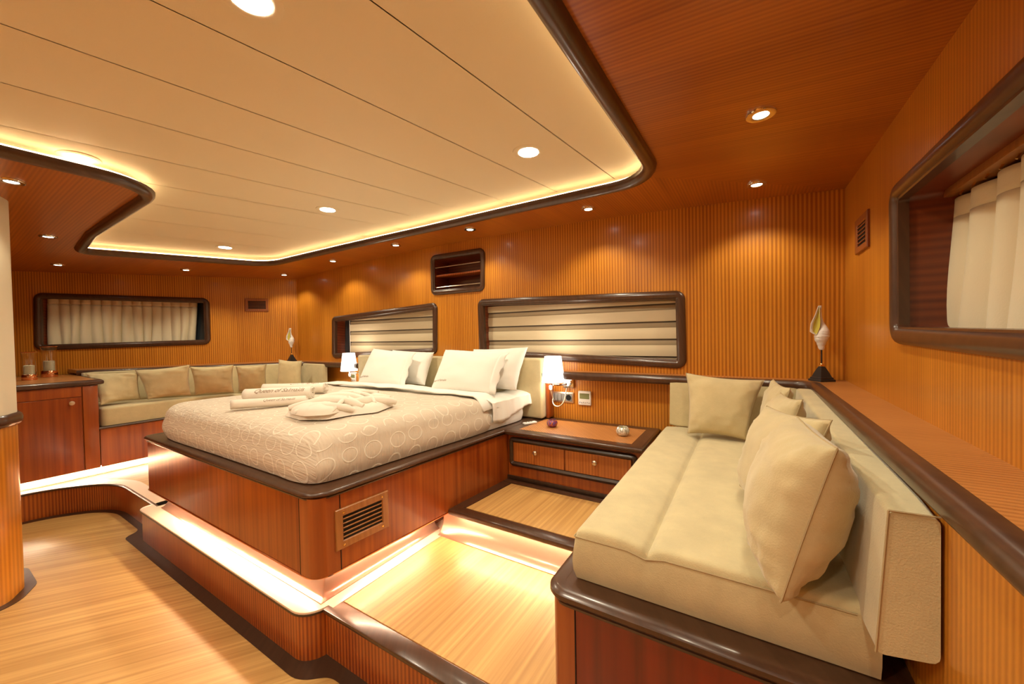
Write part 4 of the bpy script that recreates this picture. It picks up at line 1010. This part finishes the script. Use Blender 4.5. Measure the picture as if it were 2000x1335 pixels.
cab = thing('side_cabinet', (-5.5, .6, -1.2), 'mahogany side cabinet with one visible door left of the bench', 'cabinet')
cove('cove_moulding', [(-5.10, .1), (-5.10, 1.039)], cab, -1.199, -1.10, .08)
led('led_strip', [(-5.07, .15), (-5.07, 1.03)], cab, -1.138, .0, .012, m_led_s)
cp = [(-5.0, -.6), (-5.0, .965), (-6.12, .965), (-7.1, -.6)]
v, f = prism(XY, cp, -1.13, -.375); link('body', v, f, m_mahog, cab)
CF = Fr((-5.0, 0, 0), (0, 1, 0), (0, 0, 1), (1, 0, 0))
v, f = frbox(CF, (.30, -1.125, 0), (.862, -.475, .012), .002, 1); d = link('door', v, f, m_mahog, cab)
v, f = frbox(CF, (-.30, -1.125, 0), (.296, -.475, .012), .002, 1); d2 = link('door', v, f, m_mahog, cab)
v, f = frbox(CF, (-.30, -.470, 0), (.862, -.385, .012), .002, 1); link('top_rail', v, f, m_mahog, cab)
v, f = frbox(CF, (.868, -1.125, 0), (.962, -.385, .014), .008, 2); link('corner_post', v, f, m_post, cab)
v, f = lathe(CF.p(.80, -.520, .012), [(.008, 0), (.007, .012), (.014, .018), (.019, .024), (.017, .032), (.003, .035)], 18, CF.c); link('knob', v, f, m_nickel, d)
ct_ = [(-4.985, -.6), (-4.985, .985), (-6.12, 1.03), (-7.2, -.6)]
v, f = prism(XY, offset(ccw(ct_), -.03), -.37, -.3335); link('top_panel', v, f, m_ledge_x, cab)
v, f = sweep(XY, ccw(ct_), [(-.032, -.333), (-.032, -.378), (0, -.378), (.012, -.372), (.016, -.358), (.012, -.342), (0, -.334), (-.01, -.3325)]); link('rim', v, f, m_dark2, cab)

def jar(x, y, s, label, handle):
    z = -.3335; t_ = thing('candle_jar', (x, y, z), label, 'candle jar', 'hurricane candle jars on the cabinet')
    h = .30*s
    q = .57*s
    v, f = lathe((x, y, z), [(.094*q, .001), (.098*q, .004), (.098*q, .060*s), (.094*q, .063*s), (.090*q, .060*s), (.086*q, .01), (.001, .009)], 32); link('base', v, f, m_copper, t_)
    N_ = 32; pr_ = [(.088*q, .055*s), (.088*q, .10*s), (.082*q, .18*s), (.084*q, .24*s), (.098*q, h), (.095*q, h), (.081*q, .24*s), (.079*q, .18*s), (.085*q, .10*s), (.085*q, .055*s)]
    vv = []
    for r, hh in pr_:
        for k in range(N_): a = 2*pi*k/N_; vv.append((x+r*math.cos(a), y+r*math.sin(a), z+hh))
    M_ = len(pr_); ff = [(j*N_+k, j*N_+(k+1) % N_, ((j+1) % M_)*N_+(k+1) % N_, ((j+1) % M_)*N_+k) for j in range(M_) for k in range(N_)]
    link('glass', vv, ff, m_glass, t_)
    ring_ = [(x+.0975*q*math.cos(2*pi*k/32), y+.0975*q*math.sin(2*pi*k/32), z+h) for k in range(33)]
    v, f = tube(ring_, .004, 6, False); link('rim', v, f, m_copper, t_)
    v, f = lathe((x, y, z), [(.001, .012), (.066*q, .012), (.068*q, .02), (.068*q, .155*s), (.060*q, .160*s), (.01, .156*s), (.001, .156*s)], 28); cn = link('candle', v, f, m_candle, t_)
    v, f = tube([(x, y, z+.154*s), (x+.002, y, z+.175*s)], .002, 6); link('wick', v, f, m_black, cn)
jar(-5.90, .812, 1.0, 'taller candle jar with copper base on the cabinet, right of the pair', False)
jar(-5.60, .652, .85, 'shorter candle jar with copper base, half hidden by the column', False)

# ---------------------------------------------------------------- column at the left edge
col = thing('column', (-3.55, 0, -1.42), 'rounded column with cream padded top and striped wooden base', 'column')
def cpath(d=0):
    return round_poly([(-3.33+d, -.75), (-3.40+d*.8, .16), (-3.44, .375+d), (-3.78-d, .385+d), (-3.85-d, -.75)], [0, .25, .16, .1, 0], 10)
cpp = round_poly([(-3.10, -.75), (-3.455, .30), (-3.60, .372), (-3.9, .372), (-3.9, -.75)], [0, .10, .12, .05, 0], 10)
cpp = ccw(cpp)
v, f = prism(XY, cpp, -1.42, -.44); link('lower_panel', v, f, m_wall_side, col)
v, f = prism(XY, cpp, -.40, .84); link('padded_panel', v, f, m_colcream, col)
v, f = sweep(XY, cpp, [(-.02, -.46), (.0, -.46), (.012, -.456), (.020, -.444), (.022, -.42), (.018, -.402), (.008, -.392), (-.02, -.390)]); link('rail', v, f, m_dark2, col)
v, f = prism(XY, offset(cpp, .045), -1.4195, -1.416); link('foot_border', v, f, m_dark, col)

# ---------------------------------------------------------------- towels and robe on the bed
GT = 'rolled white towels on the bed'
def towel(A, B, r, label, text, seed, flat=.8):
    A, B = V(A), V(B); U = (B-A).normalized(); L_ = (B-A).length; up = V((0, 0, 1)); S_ = U.cross(up)   # S_ faces the viewer side
    if S_.y > 0: S_ = -S_
    # one continuous sheet rolled into a flattened spiral
    turns = 3.1; n = 110; th = .0065; rows = 14; vv = []; ff = []
    def P(k, u):
        a = k*turns*2*pi; rad_ = r*(.16+.84*k)
        q = math.cos(a+.6)*rad_*1.12; w_ = math.sin(a+.6)*rad_*flat
        e = 1+.012*math.sin(u*9+seed)+.02*noise.noise(V((u*4, a*.5, seed)))
        return A+U*(L_*u)+S_*(q*e)+up*(w_*e)
    for i in range(n+1):
        for j in range(rows+1):
            u = j/rows; k = i/n; vv.append(P(k, u)+U*(.004*math.sin(k*40+seed)*(1 if u in (0, 1) else 0)))
    for i in range(n):
        for j in range(rows): a = i*(rows+1)+j; ff.append((a, a+rows+1, a+rows+2, a+1))
    o = tag(link('towel', vv, ff, m_towel, ang=60), label, 'towel', GT)
    md = o.modifiers.new('thickness', 'SOLIDIFY'); md.thickness = th*.8; md.offset = 0
    s, u1_, u0_, el = text; tv, tf, tw = text_mesh(s, 1, .45); sc_ = (u1_-u0_)*L_/tw; tv = [(x*sc_, y*sc_*1.15) for x, y in tv]
    pts = []
    for x, y in tv:
        u = u0_+x/L_; ang = el+y/r
        q = math.cos(ang)*r*1.12; w_ = math.sin(ang)*r*flat; e = 1+.012*math.sin(u*9+seed)
        pts.append(A+U*(L_*u)+(S_*q*e+up*w_*e)*1.06)
    link('embroidery', pts, tf, m_thread, o, smooth=False)
    return o
towel((-3.07, 1.45, -.370), (-2.70, 1.70, -.370), .050, 'rear rolled white towel with lettering, farthest left on the bed', ('Queen of Salmakis', .92, .45, .95), 1)
towel((-2.82, 1.22, -.368), (-2.53, 1.50, -.368), .058, 'middle rolled white towel with the largest brown lettering', ('Queen of Salmakis', .91, .17, .45), 4)
towel((-2.66, 1.07, -.390), (-2.40, 1.38, -.390), .036, 'front thin rolled white towel with brown lettering', ('Queen of Salmakis', .86, .43, .40), 8)
# folded bathrobe
def robe():
    t_ = tag(thing('bathrobe', (-2.2, 1.45, -.42)), 'folded cream bathrobe with tied belt lying on the bed', 'bathrobe')
    def lump(name, outl, h, seed, z0=-.421, wr=.010, crease=None, pw=.5):
        cx = sum(p[0] for p in outl)/len(outl); cy = sum(p[1] for p in outl)/len(outl); outl = ccw(round_poly(outl, .05, 5)); n = len(outl)
        K = 12; vv = []; ff = []
        for k in range(K+1):
            s = k/K
            for x, y in outl:
                px = x+(cx-x)*s; py = y+(cy-y)*s; z = h*(1-(1-min(1, s*1.9))**2)**pw
                q = noise.noise(V((px*9, py*9, seed)))*wr+abs(noise.noise(V((px*16+seed, py*7, seed*2))))*wr*.9
                if crease: q += crease(px, py)
                vv.append((px, py, z0+z+q*min(1, s*5)))
        for k in range(K):
            for i in range(n): ff.append((k*n+i, k*n+(i+1) % n, (k+1)*n+(i+1) % n, (k+1)*n+i))
        ff.append(tuple(range(n))[::-1]); ff.append(tuple(range(K*n, K*n+n)))
        return link(name, vv, ff, m_towel, t_, ang=70)
    lump('body', [(-2.17, 1.12), (-1.98, 1.10), (-1.86, 1.17), (-1.84, 1.32), (-2.00, 1.48), (-2.20, 1.50), (-2.28, 1.34)], .060, 1.3, crease=lambda x, y: .006*math.sin((x-y*.8)*34))
    lump('skirt', [(-2.03, 1.33), (-1.86, 1.27), (-1.78, 1.42), (-1.86, 1.62), (-2.06, 1.66), (-2.16, 1.50)], .040, 4.1, crease=lambda x, y: .006*math.sin((x+y)*45))
    lump('collar', [(-2.38, 1.56), (-2.22, 1.44), (-2.08, 1.54), (-2.06, 1.70), (-2.26, 1.76)], .045, 7.7, crease=lambda x, y: .006*math.sin((x-y)*50))
    lump('sleeve', [(-2.10, 1.10), (-1.93, 1.09), (-1.84, 1.17), (-1.87, 1.27), (-2.0, 1.30), (-2.12, 1.20)], .040, 9.2, -.395, crease=lambda x, y: .004*math.sin((x+y*.6)*60))
    def fold(pts, r, nm='fold', flat=.7):
        n = len(pts)*4; P_ = []
        for i in range(n+1):
            t = i/n*(len(pts)-1); k = min(int(t), len(pts)-2); u = t-k
            p0, p1, p2, p3 = [V(pts[max(0, min(len(pts)-1, k+d))]) for d in (-1, 0, 1, 2)]
            P_.append(.5*((2*p1)+(p2-p0)*u+(2*p0-5*p1+4*p2-p3)*u*u+(3*p1-p0-3*p2+p3)*u**3))
        rr_ = [r*(.35+.65*math.sin(min(1, .08+i/n)*pi*.92)**.6) for i in range(n+1)]
        v, f = tube(P_, rr_, 10)
        v = [(x, y, z) for x, y, z in v]; link(nm, v, f, m_towel, t_, ang=80)
    fold([(-2.19, 1.20, -.398), (-2.17, 1.34, -.372), (-2.05, 1.42, -.372), (-1.90, 1.40, -.385)], .028)
    fold([(-2.25, 1.30, -.395), (-2.22, 1.42, -.367), (-2.14, 1.50, -.365), (-1.98, 1.52, -.380)], .026)
    fold([(-2.12, 1.12, -.375), (-2.03, 1.24, -.350), (-1.93, 1.33, -.355), (-1.84, 1.38, -.385)], .024)
    fold([(-2.02, 1.10, -.385), (-1.95, 1.18, -.365), (-1.88, 1.25, -.370), (-1.84, 1.32, -.395)], .022)
    fold([(-2.34, 1.56, -.39), (-2.28, 1.54, -.365), (-2.20, 1.58, -.362), (-2.06, 1.60, -.375)], .022, 'collar_fold')
    fold([(-2.36, 1.62, -.39), (-2.30, 1.64, -.368), (-2.22, 1.66, -.365), (-2.05, 1.68, -.385)], .020, 'collar_fold')
    fold([(-1.86, 1.20, -.385), (-1.90, 1.28, -.352), (-1.98, 1.36, -.348), (-2.08, 1.46, -.360)], .012, 'crease')
    fold([(-1.84, 1.46, -.378), (-1.93, 1.50, -.352), (-2.04, 1.54, -.352), (-2.16, 1.60, -.365)], .012, 'crease')
    fold([(-2.02, 1.44, -.385), (-1.93, 1.47, -.372), (-1.85, 1.54, -.378), (-1.83, 1.60, -.395)], .026)
    fold([(-2.06, 1.53, -.385), (-1.98, 1.57, -.372), (-1.90, 1.62, -.380)], .024)
    def strap(pts, w_=.016, h=.006):
        vv = []; ff = []; n = len(pts)
        for i, p in enumerate(pts):
            p = V(p); d = (V(pts[min(i+1, n-1)])-V(pts[max(0, i-1)])); d.z = 0; d.normalize(); s = V((d.y, -d.x, 0))
            for a, b_ in ((-1, 0), (-.8, 1), (.8, 1), (1, 0)): vv.append(p+s*w_*a+V((0, 0, h*b_)))
        for i in range(n-1):
            for k in range(3): ff.append((i*4+k, i*4+k+1, i*4+5+k, i*4+4+k))
        ff.append((0, 1, 2, 3)); ff.append((4*n-4, 4*n-1, 4*n-2, 4*n-3)); link('belt', vv, ff, m_towel, t_)
    strap([(-2.16+.018*i, 1.26+.012*math.sin(i), -.375+.022*math.sin(i/16*pi)) for i in range(17)])
    strap([(-2.08+.012*i, 1.24+.03*i, -.352-.0022*i) for i in range(12)], .014)
    strap([(-2.28+.016*i, 1.50+.018*i+.01*math.sin(i*.9), -.372+.014*math.sin(i/11*pi)) for i in range(12)], .02, .012)
robe()
